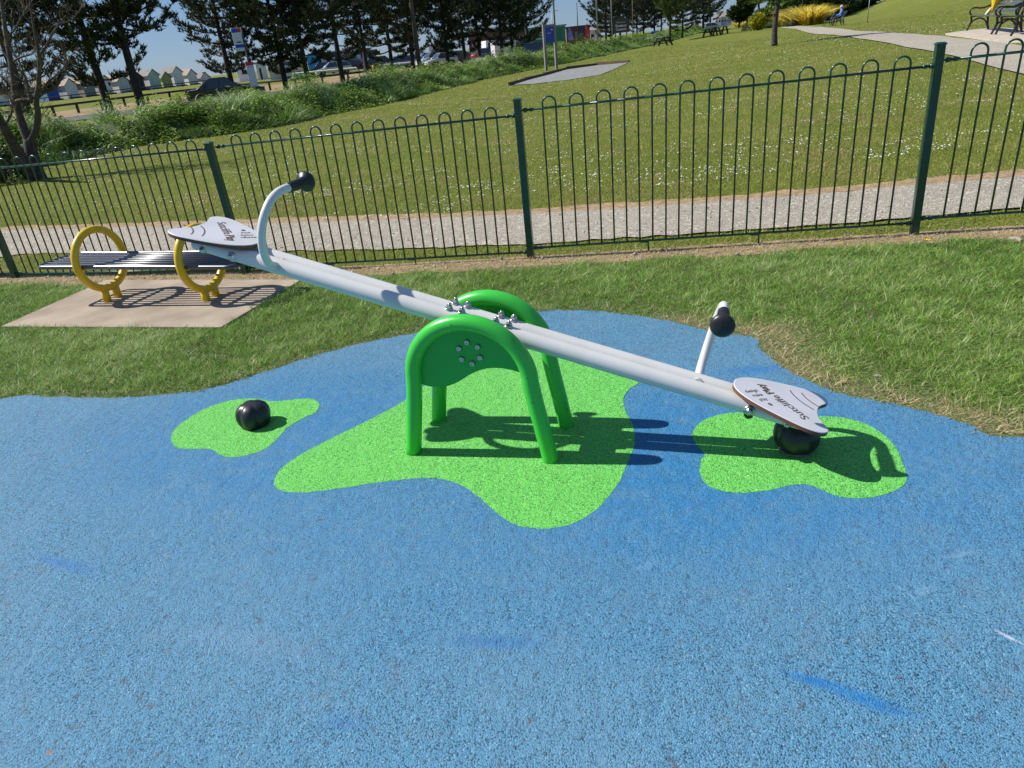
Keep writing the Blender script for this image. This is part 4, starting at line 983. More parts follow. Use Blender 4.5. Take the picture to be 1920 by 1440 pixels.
place_tree(W4[3], 1279, 71, 98, 'darker young pine between the two picnic table groups', group='young pines on the lawn', sc=.72)

# bare near tree at left, traced limb by limb with real depth
def limb(mb, pts, D0, D1=None, n=8, sub=4):
    P = []; R_ = []
    for i, (px, py, r) in enumerate(pts):
        D = D0+((D1 if D1 is not None else D0)-D0)*i/(len(pts)-1); P.append(at(px, py, D)-NT); R_.append(r*.8*D/1500)
    C = catmull(P, sub); Rr = []
    for i in range(len(C)):
        t = i/sub; k = min(int(t), len(R_)-2); Rr.append(R_[k]+(R_[k+1]-R_[k])*(t-k))
    mb.tube(C, Rr, n); return C
base = hit(62, 338); NT = base.copy(); DT = math.hypot(base.x, base.y)
nt_o = empty('bare_tree', base, 0, 'bare forked tree with yellow lichen just beyond the railing at far left', 'tree')
tb = MB()
limb(tb, [(80, 346, 17), (70, 325, 15), (60, 290, 13), (55, 262, 12)], DT)
limb(tb, [(70, 345, 14), (50, 310, 13), (33, 285, 12), (18, 258, 10), (4, 232, 8), (-15, 195, 6)], DT, DT-.8)
tb.build('trunk', M_BARK2, nt_o)
LIMBS = [([(56, 268, 10), (42, 235, 8.5), (33, 200, 7.5), (27, 160, 6.5), (21, 120, 5.5), (12, 70, 4.5), (5, 20, 3.5), (-3, -35, 2.5)], 0, .5),
 ([(54, 268, 9), (66, 247, 7.5), (71, 217, 6.5), (68, 190, 5.5), (73, 150, 4.5), (73, 108, 3.6), (67, 70, 2.8), (60, 30, 2), (54, -20, 1.4)], 0, -.9),
 ([(72, 182, 3), (84, 174, 2.6), (103, 166, 2.3), (117, 143, 2), (126, 122, 1.8), (121, 98, 1.3), (117, 82, .8)], 0, -.6),
 ([(74, 172, 2.6), (95, 150, 2.2), (113, 135, 1.7), (124, 118, 1.4), (120, 104, 1.)], -.3, .6),
 ([(73, 106, 3.2), (88, 84, 2.6), (100, 60, 2.2), (114, 45, 1.9), (135, 37, 1.5), (147, 22, 1), (160, 8, .6)], -.5, .3),
 ([(31, 190, 4), (45, 187, 3.6), (58, 188, 3.2)], .1, -.2),
 ([(60, 188, 2.8), (50, 165, 2.3), (44, 135, 2), (34, 112, 1.6), (22, 92, 1.2)], .1, .9),
 ([(20, 118, 2.6), (38, 108, 2), (58, 102, 1.5), (72, 92, .9)], .3, -.4),
 ([(27, 160, 2.4), (12, 148, 2), (-6, 140, 1.5)], .2, .8), ([(12, 70, 2.2), (30, 52, 1.7), (44, 25, 1.2), (62, -5, .8)], .4, -.3),
 ([(68, 190, 2.4), (54, 172, 2), (50, 150, 1.6), (36, 128, 1.2)], -.3, -.8), ([(8, 235, 3.), (20, 215, 2.4), (22, 190, 1.8), (8, 178, 1.4), (-4, 177, 1)], -.5, .4)]
for pts, d0, d1 in LIMBS:
    b = MB(); C = limb(b, pts, DT+d0, DT+d1, 7, 5); rd = random.Random(len(C)*7+int(pts[0][0]))
    for q in C[3:]:
        for _ in range(2):
            if rd.random() < .75:
                d = Vector((rd.uniform(-1, 1), rd.uniform(-1, 1), rd.uniform(-.1, 1))).normalized(); L_ = rd.uniform(.12, .5); q1 = q+d*L_*.5+Vector((0, 0, .03)); q2 = q+d*L_+Vector((rd.uniform(-.08, .08), rd.uniform(-.08, .08), .1))
                b.tube([q, q1, q2], [.006, .0045, .003], 4, caps=False)
                for __ in range(2):
                    d2 = (d+Vector((rd.uniform(-.8, .8), rd.uniform(-.8, .8), rd.uniform(-.2, .7)))).normalized(); b.tube([q1, q1+d2*rd.uniform(.08, .25)], [.004, .0025], 3, caps=False)
    b.build('limb', M_LICHEN, nt_o)
# grey handrail beside the tree
hr = empty('handrail', hit(75, 335), 0, 'short bent grey metal handrail behind the forked tree', 'handrail'); DH = DT+2.2
pts = [at(30, 330, DH), at(24, 290, DH), at(27, 279, DH), at(33, 276, DH), at(45, 276, DH), at(51, 280, DH), at(57, 293, DH), at(72, 335, DH)]
b = MB().tube(catmull([p-hr.location for p in pts], 4), .03, 10); b.build('rail', mat('grey_galvanised', (.3, .31, .35), .4, metal=.4), hr)
# dark shrub at far left foot
def bush(name, p, r, h, m, n, seed, label, cat, leaf=.09, group=None, stem=True, flat=.5, dens=1.):
    rg = np.random.default_rng(seed); o = empty(name, p, 0, label, cat, group)
    u = rg.normal(0, 1, (n, 3)); u /= np.linalg.norm(u, axis=1)[:, None]; u[:, 2] = np.abs(u[:, 2])*1.0; rad = rg.uniform(.45, 1, n)**.5*(.82+.25*vnoise(u[:, 0]*2+5, u[:, 1]*2+u[:, 2], 2.3, seed))
    P = u*rad[:, None]*np.array([r, r, h]); P[:, 2] += .03*h; c = np.clip(rg.uniform(0, .7, n)+.3*vnoise(P[:, 0]*3, P[:, 1]*3+P[:, 2]*3, 1, seed+1), 0, 1)
    V, F, cc = tufts(P, u+np.array([0, 0, .4]), leaf, leaf*.45, 3, .6, c, rg); raw_mesh('foliage', V, F, m, cc, o)
    b = MB(); 
    for k in range(5): a = k*1.3; b.tube([(0, 0, -.05), (r*.3*math.cos(a), r*.3*math.sin(a), h*.45), (r*.55*math.cos(a), r*.55*math.sin(a), h*.75)], [.03, .02, .01], 5)
    b.build('stems', M_BARK2, o); return o
M_DKLEAF = leaf_mat('dark_leaves', ((0, (.015, .03, .008)), (.5, (.04, .07, .015)), (1, (.08, .13, .03))), .5, .25)
M_MIDLEAF = leaf_mat('mid_leaves', ((0, (.03, .06, .01)), (.5, (.09, .15, .025)), (1, (.2, .28, .06))), .5, .3)
M_YLEAF = leaf_mat('golden_leaves', ((0, (.12, .15, .01)), (.4, (.35, .36, .02)), (1, (.60, .55, .04))), .5, .3)
bush('shrub', hit(8, 343), .55, .75, M_DKLEAF, 1200, 5, 'dark low shrub at the extreme left beyond the railing', 'shrub', .07)
bush('shrub', ong(680, 140, 36), .42, .75, leaf_mat('fresh_leaves', ((0, (.05, .10, .01)), (.5, (.14, .24, .02)), (1, (.25, .38, .05))), .45, .3), 1500, 6, 'round bright green bush poking out of the tall verge', 'shrub', .09)

# young tree on the lawn: bare trunk in the picture, crown above it
sp_ = hit(1452, 86); DS = math.hypot(sp_.x, sp_.y)
sap = empty('lawn_tree', sp_, 0, 'slim tree with a straight brown trunk alone on the right lawn', 'tree')
b = MB(); pts = [sp_-sp_, at(1452.5, 60, DS)-sp_, at(1455, 30, DS)-sp_, at(1459, 0, DS)-sp_]
top = pts[-1]+(pts[-1]-pts[-2])*1.5; pts += [top, top+Vector((.05, .1, 1.6))]
kk = DS/1500; b.tube(catmull(pts, 4), [.78*kk*v for v in np.interp(np.linspace(0, 5, 21), [0, 1, 2, 3, 4, 5], [7.5, 6, 5.4, 5, 3.8, 1.5])], 12); b.build('trunk', M_BARK2, sap)
b = MB(); rd = random.Random(3); PP = []; DD = []
hz = top.z
for k in range(34):
    z0 = hz*.62+rd.random()*(hz*.75); a = rd.uniform(0, 6.28); L_ = rd.uniform(.7, 1.5)*(1-.4*(z0-hz*.6)/hz); s_ = Vector((top.x*z0/hz, top.y*z0/hz, z0)); d = Vector((math.cos(a), math.sin(a), .45))
    b.tube([s_, s_+d*L_*.5, s_+d*L_+Vector((0, 0, .15))], [.02, .013, .006], 4, caps=False)
    for j in range(34): q = s_+d*L_*rd.uniform(.3, 1.05)+Vector((rd.gauss(0, .14), rd.gauss(0, .14), rd.gauss(0, .12))); PP.append(tuple(q)); DD.append((d.x, d.y, .4))
b.build('branches', M_BARK2, sap); V, F, cc = tufts(np.array(PP), np.array(DD), .16, .07, 5, .7, RNG.uniform(0, 1, len(PP)), RNG); raw_mesh('crown', V, F, M_MIDLEAF, cc, sap)

# golden sword-leaved plants
M_GOLD = leaf_mat('golden_sword_leaves', ((0, (.16, .18, .02)), (.25, (.60, .48, .03)), (.7, (.88, .68, .08)), (1, (.92, .80, .35))), .4, .5, .4)
M_GREY = leaf_mat('grey_green_leaves', ((0, (.05, .08, .03)), (.5, (.12, .18, .07)), (1, (.24, .3, .15))), .45, .3, .4)
def sword_plant(px, py, D, r, h, m, n, label, group='sword-leaved plants in the far bed'):
    p = hit(px, py); q_ = math.hypot(p.x, p.y)/D; r *= q_; h *= q_; rg = np.random.default_rng(int(px)); o = empty('sword_plant', p, 0, label, 'plant', group)
    a = rg.uniform(0, 2*PI, n); q = rg.uniform(0, 1, n)**.6*r*.55; P = np.stack([q*np.cos(a), q*np.sin(a), np.zeros(n)], 1)
    V, F, c = blades(P, h*rg.uniform(.6, 1.1, n)*.9, .055*h*rg.uniform(.7, 1.4, n)+.03, rg.uniform(.05, .62, n), az=a+rg.normal(0, .5, n), c=rg.uniform(0, 1, n), seg=3, droop=1.25); raw_mesh('leaves', V, F, m, c, o)
    b = MB(); 
    for k in range(3): b.tube([(0, 0, 0), (rg.uniform(-.3, .3)*r, rg.uniform(-.3, .3)*r, h*.8)], [.03, .012], 5)
    b.build('stems', M_BARK2, o)
sword_plant(1522, 47, 66, 1.3, 2.05, M_GOLD, 700, 'big golden plant at the right end of the bed, next to the path')
sword_plant(1502, 48, 68, 1.3, 2.3, M_GOLD, 700, 'tallest golden plant in the middle of the large golden clump')
sword_plant(1480, 49, 70, 1.0, 1.6, M_GOLD, 520, 'golden plant at the left end of the large golden clump')
sword_plant(1389, 51, 100, 1.1, 1.2, M_GOLD, 260, 'left half of the smaller golden clump beyond the picnic tables')
sword_plant(1404, 49, 100, 1.2, 1.3, M_GOLD, 260, 'right half of the smaller golden clump beyond the picnic tables')
sword_plant(1441, 53, 74, .8, .9, M_GREY, 220, 'grey green spiky plant just left of the lawn tree trunk', 'grey green spiky plants in the far bed')
sword_plant(1466, 50, 74, .8, .9, M_GREY, 220, 'grey green spiky plant just right of the lawn tree trunk', 'grey green spiky plants in the far bed')
sword_plant(1483, 50, 70, .7, .8, M_GREY, 200, 'low grey green plant under the left end of the golden clump', 'grey green spiky plants in the far bed')
bush('shrub', ong(1408, 55, 96), 1.1, 1.0, M_GREY, 700, 9, 'grey bush between the small golden clump and the yellow ball bush', 'shrub', .16)
# palm
p = ong(1424, 44, 115); pa = empty('palm_tree', p, 0, 'small palm with drooping fronds against the far town', 'tree'); b = MB().tube([(0, 0, 0), (-.1, 0, 1.6), (-.25, 0, 3.0)], [.22, .16, .14], 8); b.build('trunk', M_BARK2, pa)
n = 150; a = RNG.uniform(0, 2*PI, n); V, F, c = blades(np.tile([[-.25, 0, 3.0]], (n, 1)), RNG.uniform(1.2, 1.9, n), .14, RNG.uniform(.3, 1.5, n), az=a, seg=3, droop=1.0); raw_mesh('fronds', V, F, M_MIDLEAF, c, pa)
# rounded pines, conifers and hedge on the skyline
def round_tree(px, py, D, r, h, hb, label, m=M_DKLEAF, group='round-headed trees on the skyline', nm='round_tree', cat='tree'):
    p = ong(px, py, D) if D else hit(px, py); rg = np.random.default_rng(int(px*3)); o = empty(nm, p, 0, label, cat, group); n = 900
    u = rg.normal(0, 1, (n, 3)); u /= np.linalg.norm(u, axis=1)[:, None]; k = .8+.35*vnoise(u[:, 0]*2+3, u[:, 1]*2+u[:, 2]*2, 1.7, int(px)); P = u*(rg.uniform(.5, 1, n)*k)[:, None]*np.array([r, r, h/2])+np.array([0, 0, hb+h/2])
    V, F, c = tufts(P, u, r*.3, r*.12, 4, .6, rg.uniform(0, 1, n), rg); raw_mesh('crown', V, F, m, c, o); b = MB().tube([(0, 0, -.2), (.1, 0, hb*.6), (0, .1, hb+h*.5)], [.25, .2, .1], 7)
    b.tube([(.1, 0, hb*.6), (r*.4, 0, hb+h*.4)], [.12, .06], 5).build('trunk', M_BARK, o)
round_tree(1385, 50, 170, 2.3, 3.0, 1.2, 'low round tree left of the taller round tree before the town')
round_tree(1400, 48, 170, 2.1, 3.6, 3.0, 'tall round-headed tree before the far town')
round_tree(1442, 44, 150, 2.2, 2.6, 4.0, 'umbrella-shaped tree left of the lawn tree trunk')
round_tree(1436, 46, 125, 1.8, 2.2, .4, 'grey green bush-like tree behind the palm', M_MIDLEAF)
round_tree(1468, 44, 150, 2.4, 6.2, .6, 'dark pointed conifer just right of the lawn tree trunk')
round_tree(1484, 40, 150, 4.2, 4.6, .4, 'broad mid green tree above the left of the golden clump', M_MIDLEAF)
round_tree(1505, 30, 150, 4.5, 7.5, .4, 'tall dark evergreen behind the large golden clump')
round_tree(1522, 26, 150, 4.0, 7.0, .4, 'second dark evergreen behind the golden clump, right of the first')
_yb = hit(1420, 57); _k = math.hypot(_yb.x, _yb.y)/1460; round_tree(1420, 57, None, 14.5*_k, 26*_k, 1.5*_k, 'round yellow green ball-shaped bush on the far lawn', M_YLEAF, None, 'round_bush', 'shrub')
M_RED = leaf_mat('red_brown_twigs', ((0, (.08, .04, .03)), (1, (.22, .12, .09))), .6, .2)
round_tree(1550, 20, 175, 6.0, 9.0, .3, 'red brown leafless tree mass on the skyline above the far bench', M_RED)
for i, px in enumerate((1530, 1548, 1566, 1584, 1602)): round_tree(px, 30, 118+6*i, 3.4, 4.0-.2*i, .0, ['low dark hedge tree right of the golden clump', 'second dark hedge tree right of the golden clump', 'dark hedge tree directly behind the seated person', 'dark hedge tree at the foot of the grass mound', 'rightmost dark hedge tree, half hidden by the grass mound'][i])

# ------------------------------------------------------------------ knee rails
M_DKWOOD = mat('dark_rail_wood', (.035, .028, .024), .85, noise=(8, (.06, .045, .035), .4, .6))
def knee_rail(name, pts, label, h=.62, step=2.6, pr=.085, rail=True, m=M_DKWOOD, cat='fence'):
    P = [Vector((p.x, p.y, g(p.x, p.y))) for p in pts]; o = empty(name, P[0], 0, label, cat); L_ = sum((b-a).length for a, b in zip(P[:-1], P[1:])); n = max(2, int(L_/step)); Q = resample(P, n)
    Q = [Vector((q.x, q.y, g(q.x, q.y)))-P[0] for q in Q]; n_ = min(n, 95)
    for q in Q[:n_]:
        b = MB(); b.box(q+Vector((0, 0, h/2-.05)), (pr*1.6, pr*1.6, h+.1)); b.build('post', m, o)
    if rail:
        b = MB()
        b.tube([q+Vector((0, 0, h)) for q in Q[:n_]], pr*.95, 6, smooth=False); b.build('rail', m, o)
    return o
def Dp(px, py, D): return ong(px, py, D)
rl = [Dp(-60, 235, 52), Dp(20, 226, 56), Dp(115, 215, 60), Dp(230, 199, 64), Dp(345, 186, 68), Dp(440, 176, 66), Dp(560, 160, 64), Dp(700, 145, 66)]
knee_rail('knee_rail', rl, 'dark timber knee rail along the brown verge behind the pines', .66, 2.0, .085)
pr_ = [Dp(705, 142, 66), Dp(800, 130, 70), Dp(900, 118, 76), Dp(975, 106, 86)]
knee_rail('bollard_row', pr_, 'row of short dark timber posts between the pines and the car park', .85, 1.7, .08, False, cat='bollards')
knee_rail('low_rail', [Dp(-20, 203, 128), Dp(100, 190, 126), Dp(300, 163, 128), Dp(400, 150, 132)], 'thin dark rail close in front of the beach huts', .55, 4.2, .07)
knee_rail('low_rail', [Dp(1105, 92, 105), Dp(1180, 82, 118), Dp(1230, 72, 135)], 'low timber rail beyond the verge under the welcome sign', .7, 3.0, .09)
M_PALE = mat('pale_barrier', (.62, .60, .56), .6)
o = knee_rail('crash_barrier', [Dp(548, 141, 98), Dp(600, 135, 97), Dp(650, 128, 96), Dp(668, 125, 96)], 'pale low barrier rail in front of the silver estate car', .7, 3.2, .10, True, M_PALE, 'barrier')
knee_rail('crash_barrier', [Dp(720, 121, 98), Dp(780, 113, 98), Dp(815, 108, 98)], 'pale low barrier rail behind the bare telegraph pole', .7, 3.2, .10, True, M_PALE, 'barrier')

# ------------------------------------------------------------------ beach huts
def plain(name, c, rough=.6, k=.85): return mat(name, c, rough, noise=(1.2, tuple(q*k for q in c), .4, .7), bump=(3, .15, .03))
M_ROOF = plain('felt_roof_tan', (.33, .27, .21), .9); M_ROOFG = plain('felt_roof_grey', (.22, .21, .20), .9)
def hut(px, py, D, apex_py, wpx, wall, roofm, label, side=None, rot=None, dark_win=False):
    p = ong(px, py, D); apx = px-(py-apex_py)*.11; ph = at(apx, apex_py, D).z-p.z
    p2 = at(px+wpx, py, D); w_ = max(1.8, (Vector((p2.x, p2.y))-Vector((at(px, py, D).x, at(px, py, D).y))).length); d = 3.2
    az = math.atan2(p.y, p.x)-PI/2 # facing the viewer
    o = empty('beach_hut', p, az+.62 if rot is None else az+rot, label, 'beach hut', 'beach huts on the promenade'); H = ph; e = H-.85
    wm = wall; sm_ = side or wall
    b = MB(); b.prism([(-w_/2, 0), (w_/2, 0), (w_/2, e), (0, H), (-w_/2, e)], 0, d, 0, 'xz'); b.build('walls', wm, o)
    if side: MB().box((-w_/2-.012, d/2, e/2), (.02, d-.02, e-.02)).build('side_wall', sm_, o)
    b = MB(); t = .07
    for sg in (-1, 1):
        b.add([(0, -.18, H+t), (0, d+.18, H+t), (sg*(w_/2+.2), d+.18, e-.14+t), (sg*(w_/2+.2), -.18, e-.14+t), (0, -.18, H+.004), (0, d+.18, H+.004), (sg*(w_/2+.2), d+.18, e-.16), (sg*(w_/2+.2), -.18, e-.16)],
              [(0, 1, 2, 3), (7, 6, 5, 4), (0, 3, 7, 4), (1, 5, 6, 2), (3, 2, 6, 7), (0, 4, 5, 1)])
    b.build('roof', roofm, o)
    b = MB(); b.box((0, -.02, .95), (w_*.42, .04, 1.85)); 
    for x in (-w_*.215, 0, w_*.215): b.box((x, -.045, .95), (.04, .02, 1.85))
    b.build('doors', wall, o)
    if dark_win: MB().box((w_*.3, -.03, 1.45), (.4, .05, .5)).build('window', M_DARKGLASS, o)
    b = MB(); b.box((0, -.45, .10), (w_*.8, .8, .2)); b.box((-w_*.3, -.45, -.05), (.1, .7, .2)); b.box((w_*.3, -.45, -.05), (.1, .7, .2)); b.build('step', M_DKWOOD, o)
    return o
M_DARKGLASS = mat('dark_glass', (.012, .015, .02), .08, spec=.8)
c_ = {k: plain('hut_'+k, v) for k, v in dict(white=(.72, .72, .72), offwhite=(.66, .67, .66), cream=(.72, .66, .55), blue=(.02, .10, .40), sky=(.28, .50, .72), grey=(.24, .25, .26), stone=(.40, .37, .32), black=(.02, .02, .025), mint=(.38, .52, .46), olive=(.30, .36, .16), yellow=(.62, .60, .15), palegrey=(.5, .53, .55)).items()}
HUTS = [(8, 196, 128, 157, 24, 'white', 'G', None, 'white beach hut cut by the left edge of the picture'),
 (56, 189, 130, 154, 23, 'white', 'T', 'white', 'white hut behind the fork of the bare tree, left of the blue hut'),
 (103, 186, 130, 148, 28, 'blue', 'T', 'sky', 'deep blue beach hut with a light blue side wall'),
 (139, 181, 131, 146, 26, 'white', 'T', 'white', 'white hut immediately right of the deep blue hut'),
 (171, 177, 132, 143, 26, 'grey', 'T', 'stone', 'dark grey beach hut with a stone coloured side'),
 (204, 174, 133, 140, 22, 'white', 'G', 'white', 'white hut with a small dark window behind the left big pine trunk'),
 (236, 171, 134, 139, 25, 'palegrey', 'T', 'white', 'white hut between the two big pines, the shade on its gable painted pale grey'),  # white hut; the shade on its gable is put into the grey wall colour
 (264, 166, 136, 135, 24, 'black', 'G', 'black', 'black beach hut right behind the second big pine trunk'),
 (293, 161, 137, 129, 25, 'mint', 'G', 'white', 'pale green hut with a white side, right of the black hut'),
 (315, 158, 141, 134, 21, 'olive', 'G', 'yellow', 'small olive green hut with a yellow side wall'),
 (338, 157, 143, 124, 22, 'white', 'G', 'white', 'tallest white hut, right of the small olive hut'),
 (363, 153, 146, 129, 20, 'white', 'T', 'white', 'white hut left of the wide pine crown, next to the tallest hut'),
 (386, 150, 148, 135, 18, 'offwhite', 'G', 'white', 'rightmost off-white hut, partly behind the wide pine')]
for px, py, D, ap, wp, wl, rf, sd, lab in HUTS:
    hut(px, py, D, ap, wp, c_[wl], M_ROOF if rf == 'T' else M_ROOFG, lab, c_[sd] if sd else None, dark_win='dark window' in lab)

# ------------------------------------------------------------------ kiosks and buildings
def block(name, pl, pr, D, top_py, base_py, depth, wall, roofm, label, cat='building', wins=0, rot=0., flat=True, group=None, door=None, winm=None, wz=.55, overhang=.25):
    """box building whose front spans pl..pr pixels at distance D"""
    A = ong(pl, base_py, D); B = ong(pr, base_py, D); c = (A+B)/2; w_ = (B-A).length; H = at((pl+pr)/2-(base_py-top_py)*.1, top_py, D).z-c.z
    az = math.atan2((B-A).y, (B-A).x); o = empty(name, c, az+rot, label, cat, group)
    MB().box((0, depth/2, H/2-.1), (w_, depth, H+.2)).build('walls', wall, o)
    if flat: MB().box((0, depth/2, H+.10), (w_+overhang*2, depth+overhang*2, .2)).build('roof', roofm, o)
    else:
        hh = H*.35; b = MB(); b.add([(-w_/2-.3, -.3, H), (w_/2+.3, -.3, H), (w_/2+.3, depth+.3, H), (-w_/2-.3, depth+.3, H), (-w_/2-.3, depth/2, H+hh), (w_/2+.3, depth/2, H+hh)], [(0, 1, 5, 4), (2, 3, 4, 5), (0, 4, 3), (1, 2, 5), (3, 2, 1, 0)]); b.build('roof', roofm, o)
    for i in range(wins):
        x = -w_/2+w_*(i+.5)/wins; f = MB().box((x, -.03, H*wz), (w_/wins*.55, .06, H*.32)).build('window', M_PALE, o); MB().box((x, -.065, H*wz), (w_/wins*.47, .03, H*.26)).build('pane', winm or M_DARKGLASS, f)
    if door is not None: MB().box((door*w_/2, -.03, H*.36), (min(1., w_*.2), .06, H*.72)).build('door', M_DKWOOD, o)
    return o, w_, H
M_NAVYW = plain('navy_wall', (.02, .035, .12)); M_BLUEW = plain('blue_wall', (.05, .11, .38)); M_BRICK = mat('brown_brick', (.17, .085, .055), .9, noise=(4, (.12, .065, .045), .4, .65), bump=(12, .4, .02))
M_DKCLAD = plain('dark_cladding', (.06, .065, .07)); M_SHED = plain('corrugated_cream', (.55, .53, .48)); M_CHAL = plain('white_cladding', (.74, .72, .74))
block('kiosk', 447, 478, 122, 121, 142, 4, M_CHAL, M_ROOFG, 'pinkish white single-storey building left of the bus stop post', 'kiosk', 1)
block('kiosk', 483, 502, 118, 119, 140, 4, c_['offwhite'], M_ROOFG, 'white kiosk between the bus stop post and the cream shed', 'kiosk', 0, door=-.3)
block('garage_shed', 507, 533, 108, 116, 145, 5, M_SHED, M_ROOFG, 'cream shed with a roller front left of the blue kiosk', 'shed', 0)
kk_, w_, H = block('kiosk', 535, 580, 107, 116, 142, 5, M_BLUEW, M_ROOFG, 'blue kiosk with a bright picture panel, left of the dark blue building', 'kiosk', 0)
b = MB(); b.box((w_*.12, -.05, H*.62), (w_*.5, .08, H*.55)); mp_ = b.build('picture_panel', mat('panel_art', (.15, .5, .6), .5, noise=(.9, (.85, .6, .25), .45, .55, 2)), kk_)
MB().box((-w_*.3, -.06, H*.5), (.9, .1, 1.3)).build('poster', M_PALE, kk_)
b_, w_, H = block('long_building', 585, 700, 128, 97, 128, 9, M_NAVYW, M_ROOFG, 'long dark blue building behind the silver estate car', 'building', 7, rot=.05, winm=plain('light_window', (.45, .55, .65)), wz=.6)
MB().box((w_*.08, -.12, H*.6), (1.5, .05, 2.2)).build('poster', mat('poster_pink', (.6, .45, .55), .6, noise=(1.5, (.15, .2, .5), .45, .6)), b_)
MB().box((w_*.30, -.12, H*.36), (4.2, .05, 1.2)).build('mural', mat('mural_orange', (.5, .22, .12), .6, noise=(1.5, (.2, .25, .4), .45, .6)), b_)
MB().box((-w_*.46, -.12, H*.5), (1.8, .05, 2.8)).build('blue_banner', plain('cyan_banner', (.03, .3, .65)), b_)
block('kiosk', 690, 708, 118, 96, 118, 4, plain('bright_blue_wall', (.04, .2, .6)), M_ROOFG, 'bright blue kiosk to the right of the long dark building', 'kiosk', 1)
block('low_building', 805, 848, 150, 84, 100, 7, c_['offwhite'], M_ROOFG, 'low white building behind the parked cars with a brown roof', 'building', 3, flat=True)
block('green_container', 838, 850, 128, 84, 98, 3, plain('mint_green', (.18, .5, .34)), M_ROOFG, 'small pale green cabin behind the dark hatchback', 'cabin')
block('brick_building', 880, 1062, 150, 57, 92, 14, M_BRICK, M_ROOFG, 'long low brown brick building behind the vans and the flags', 'building', 6, wz=.5)
block('annexe', 1063, 1106, 136, 51, 90, 9, M_BRICK, M_DKCLAD, 'taller brick and dark clad block at the right end by the red flags', 'building', 3, winm=M_DARKGLASS, wz=.6)
block('clad_wall', 1086, 1107, 134, 52, 88, 3, M_DKCLAD, M_DKCLAD, 'dark grey clad porch at the right end of the flag building', 'porch', 2)
block('house', 1106, 1128, 170, 56, 78, 8, c_['offwhite'], M_ROOFG, 'pale house beyond the lamp posts, left of the welcome sign', 'house', 2, flat=False)

# town on the horizon
twn = [(1268, 1280, 240, 42, 58, 'white', 'white shed'), (1292, 1302, 230, 40, 54, 'sky', 'light blue cabin'), (1303, 1311, 230, 40, 53, 'red', 'red cabin')]
M_REDW = plain('red_wall', (.35, .05, .05)); TC = dict(white=c_['white'], sky=c_['sky'], red=M_REDW, stone=c_['stone'], cream=c_['cream'], grey=c_['palegrey'])
block('cabin', 1268, 1280, 235, 43, 57, 5, c_['white'], M_ROOFG, 'white cabin seen under the far pine crowns', 'cabin'); block('cabin', 1295, 1302, 232, 43, 54, 5, c_['sky'], M_ROOFG, 'light blue cabin under the far pine crowns', 'cabin'); block('cabin', 1303, 1310, 230, 42, 53, 5, M_REDW, M_ROOFG, 'red cabin under the far pine crowns', 'cabin')
M_TOWNROOF = plain('town_roof', (.28, .2, .17), .9)
TW = [(1341, 1352, 420, 33, 46, 'white', 'bright white house at the left end of the far town'), (1352, 1362, 430, 31, 45, 'white', 'second white house at the left end of the far town'), (1343, 1356, 560, 22, 40, 'grey', 'pale grey block of flats rising over the white houses'),
 (1362, 1372, 480, 31, 43, 'stone', 'stone coloured house beside the two white far houses'), (1373, 1384, 520, 29, 42, 'cream', 'cream house left of the low round tree in the far town'), (1384, 1396, 620, 25, 40, 'grey', 'far grey houses behind the low round tree'),
 (1404, 1412, 560, 21, 38, 'white', 'white block right of the tall round-headed tree'), (1411, 1424, 580, 20, 38, 'grey', 'blue grey flats left of the palm'), (1424, 1438, 600, 22, 37, 'cream', 'cream far house behind the palm'),
 (1438, 1450, 640, 20, 36, 'stone', 'stone far house right of the palm')]
for pl, pr, D, tp, bp_, k, lab in TW: block('town_house', pl, pr, D, tp, bp_, 10, TC[k], M_TOWNROOF, lab, 'house', 2, flat='flats' in lab or 'block' in lab, group='houses of the far town')
block('garden_wall', 1452, 1500, 135, 19, 32, .3, M_SHED, M_ROOFG, 'long grey wall behind the golden plants', 'wall')

# ------------------------------------------------------------------ poles, signs, flags
M_POLE = mat('grey_steel_pole', (.28, .29, .3), .45, metal=.3); M_DKPOLE = mat('dark_pole', (.03, .03, .035), .5); M_WPOLE = mat('brown_pole', (.13, .095, .07), .85, noise=(5, (.09, .07, .05), .4, .6))
def vpole(name, px, py, D, top, r, m, label, cat, lamp=True, group=None, z=None):
    p = ong(px, py, D); o = empty(name, p, math.atan2(p.y, p.x)-PI/2, label, cat, group); H = top
    MB().tube([(0, 0, -.3), (0, 0, H)], [r, r*.6], 10).build('column', m, o)
    if lamp:
        MB().tube([(0, 0, H-.05), (.3, 0, H+.18), (1.1, 0, H+.28)], r*.5, 8).build('arm', m, o); MB().box((1.35, 0, H+.28), (.6, .18, .1)).build('lantern', m, o)
    return o
vpole('telegraph_pole', 788, 133, 50, 9.5, .15, M_WPOLE, 'bare brown wooden telegraph pole among the pines', 'pole', False)
for px, py, D, H, m, lab in ((1044, 112, 64, 11, M_POLE, 'tall thin grey lamp column just right of the blue notice board'), (1121, 82, 96, 10, M_POLE, 'grey lamp column left of the brown welcome sign'), (1148, 78, 105, 10, M_POLE, 'pale lamp column standing in front of the pines at the welcome sign'),
 (1187, 74, 112, 6.3, M_WPOLE, 'slim brownish lamp column right of the brown welcome sign'), (985, 96, 88, 11, M_DKPOLE, 'dark lamp column crossing the last pine of the row'), (1085, 88, 120, 6.2, M_DKPOLE, 'short black pole in front of the flag building'),
 (1038, 85, 190, 7.5, M_POLE, 'small distant street lamp above the brick roof'), (1380, 40, 330, 13, M_POLE, 'far street lamp left of the tall round-headed tree'), (1402, 38, 360, 15, M_POLE, 'far street lamp over the tall round-headed tree'), (1421, 36, 390, 16, M_POLE, 'far street lamp above the palm')):
    vpole('street_lamp', px, py, D, H, .07+D*.0002, m, lab, 'street lamp', px != 1085, 'street lamps along the road')
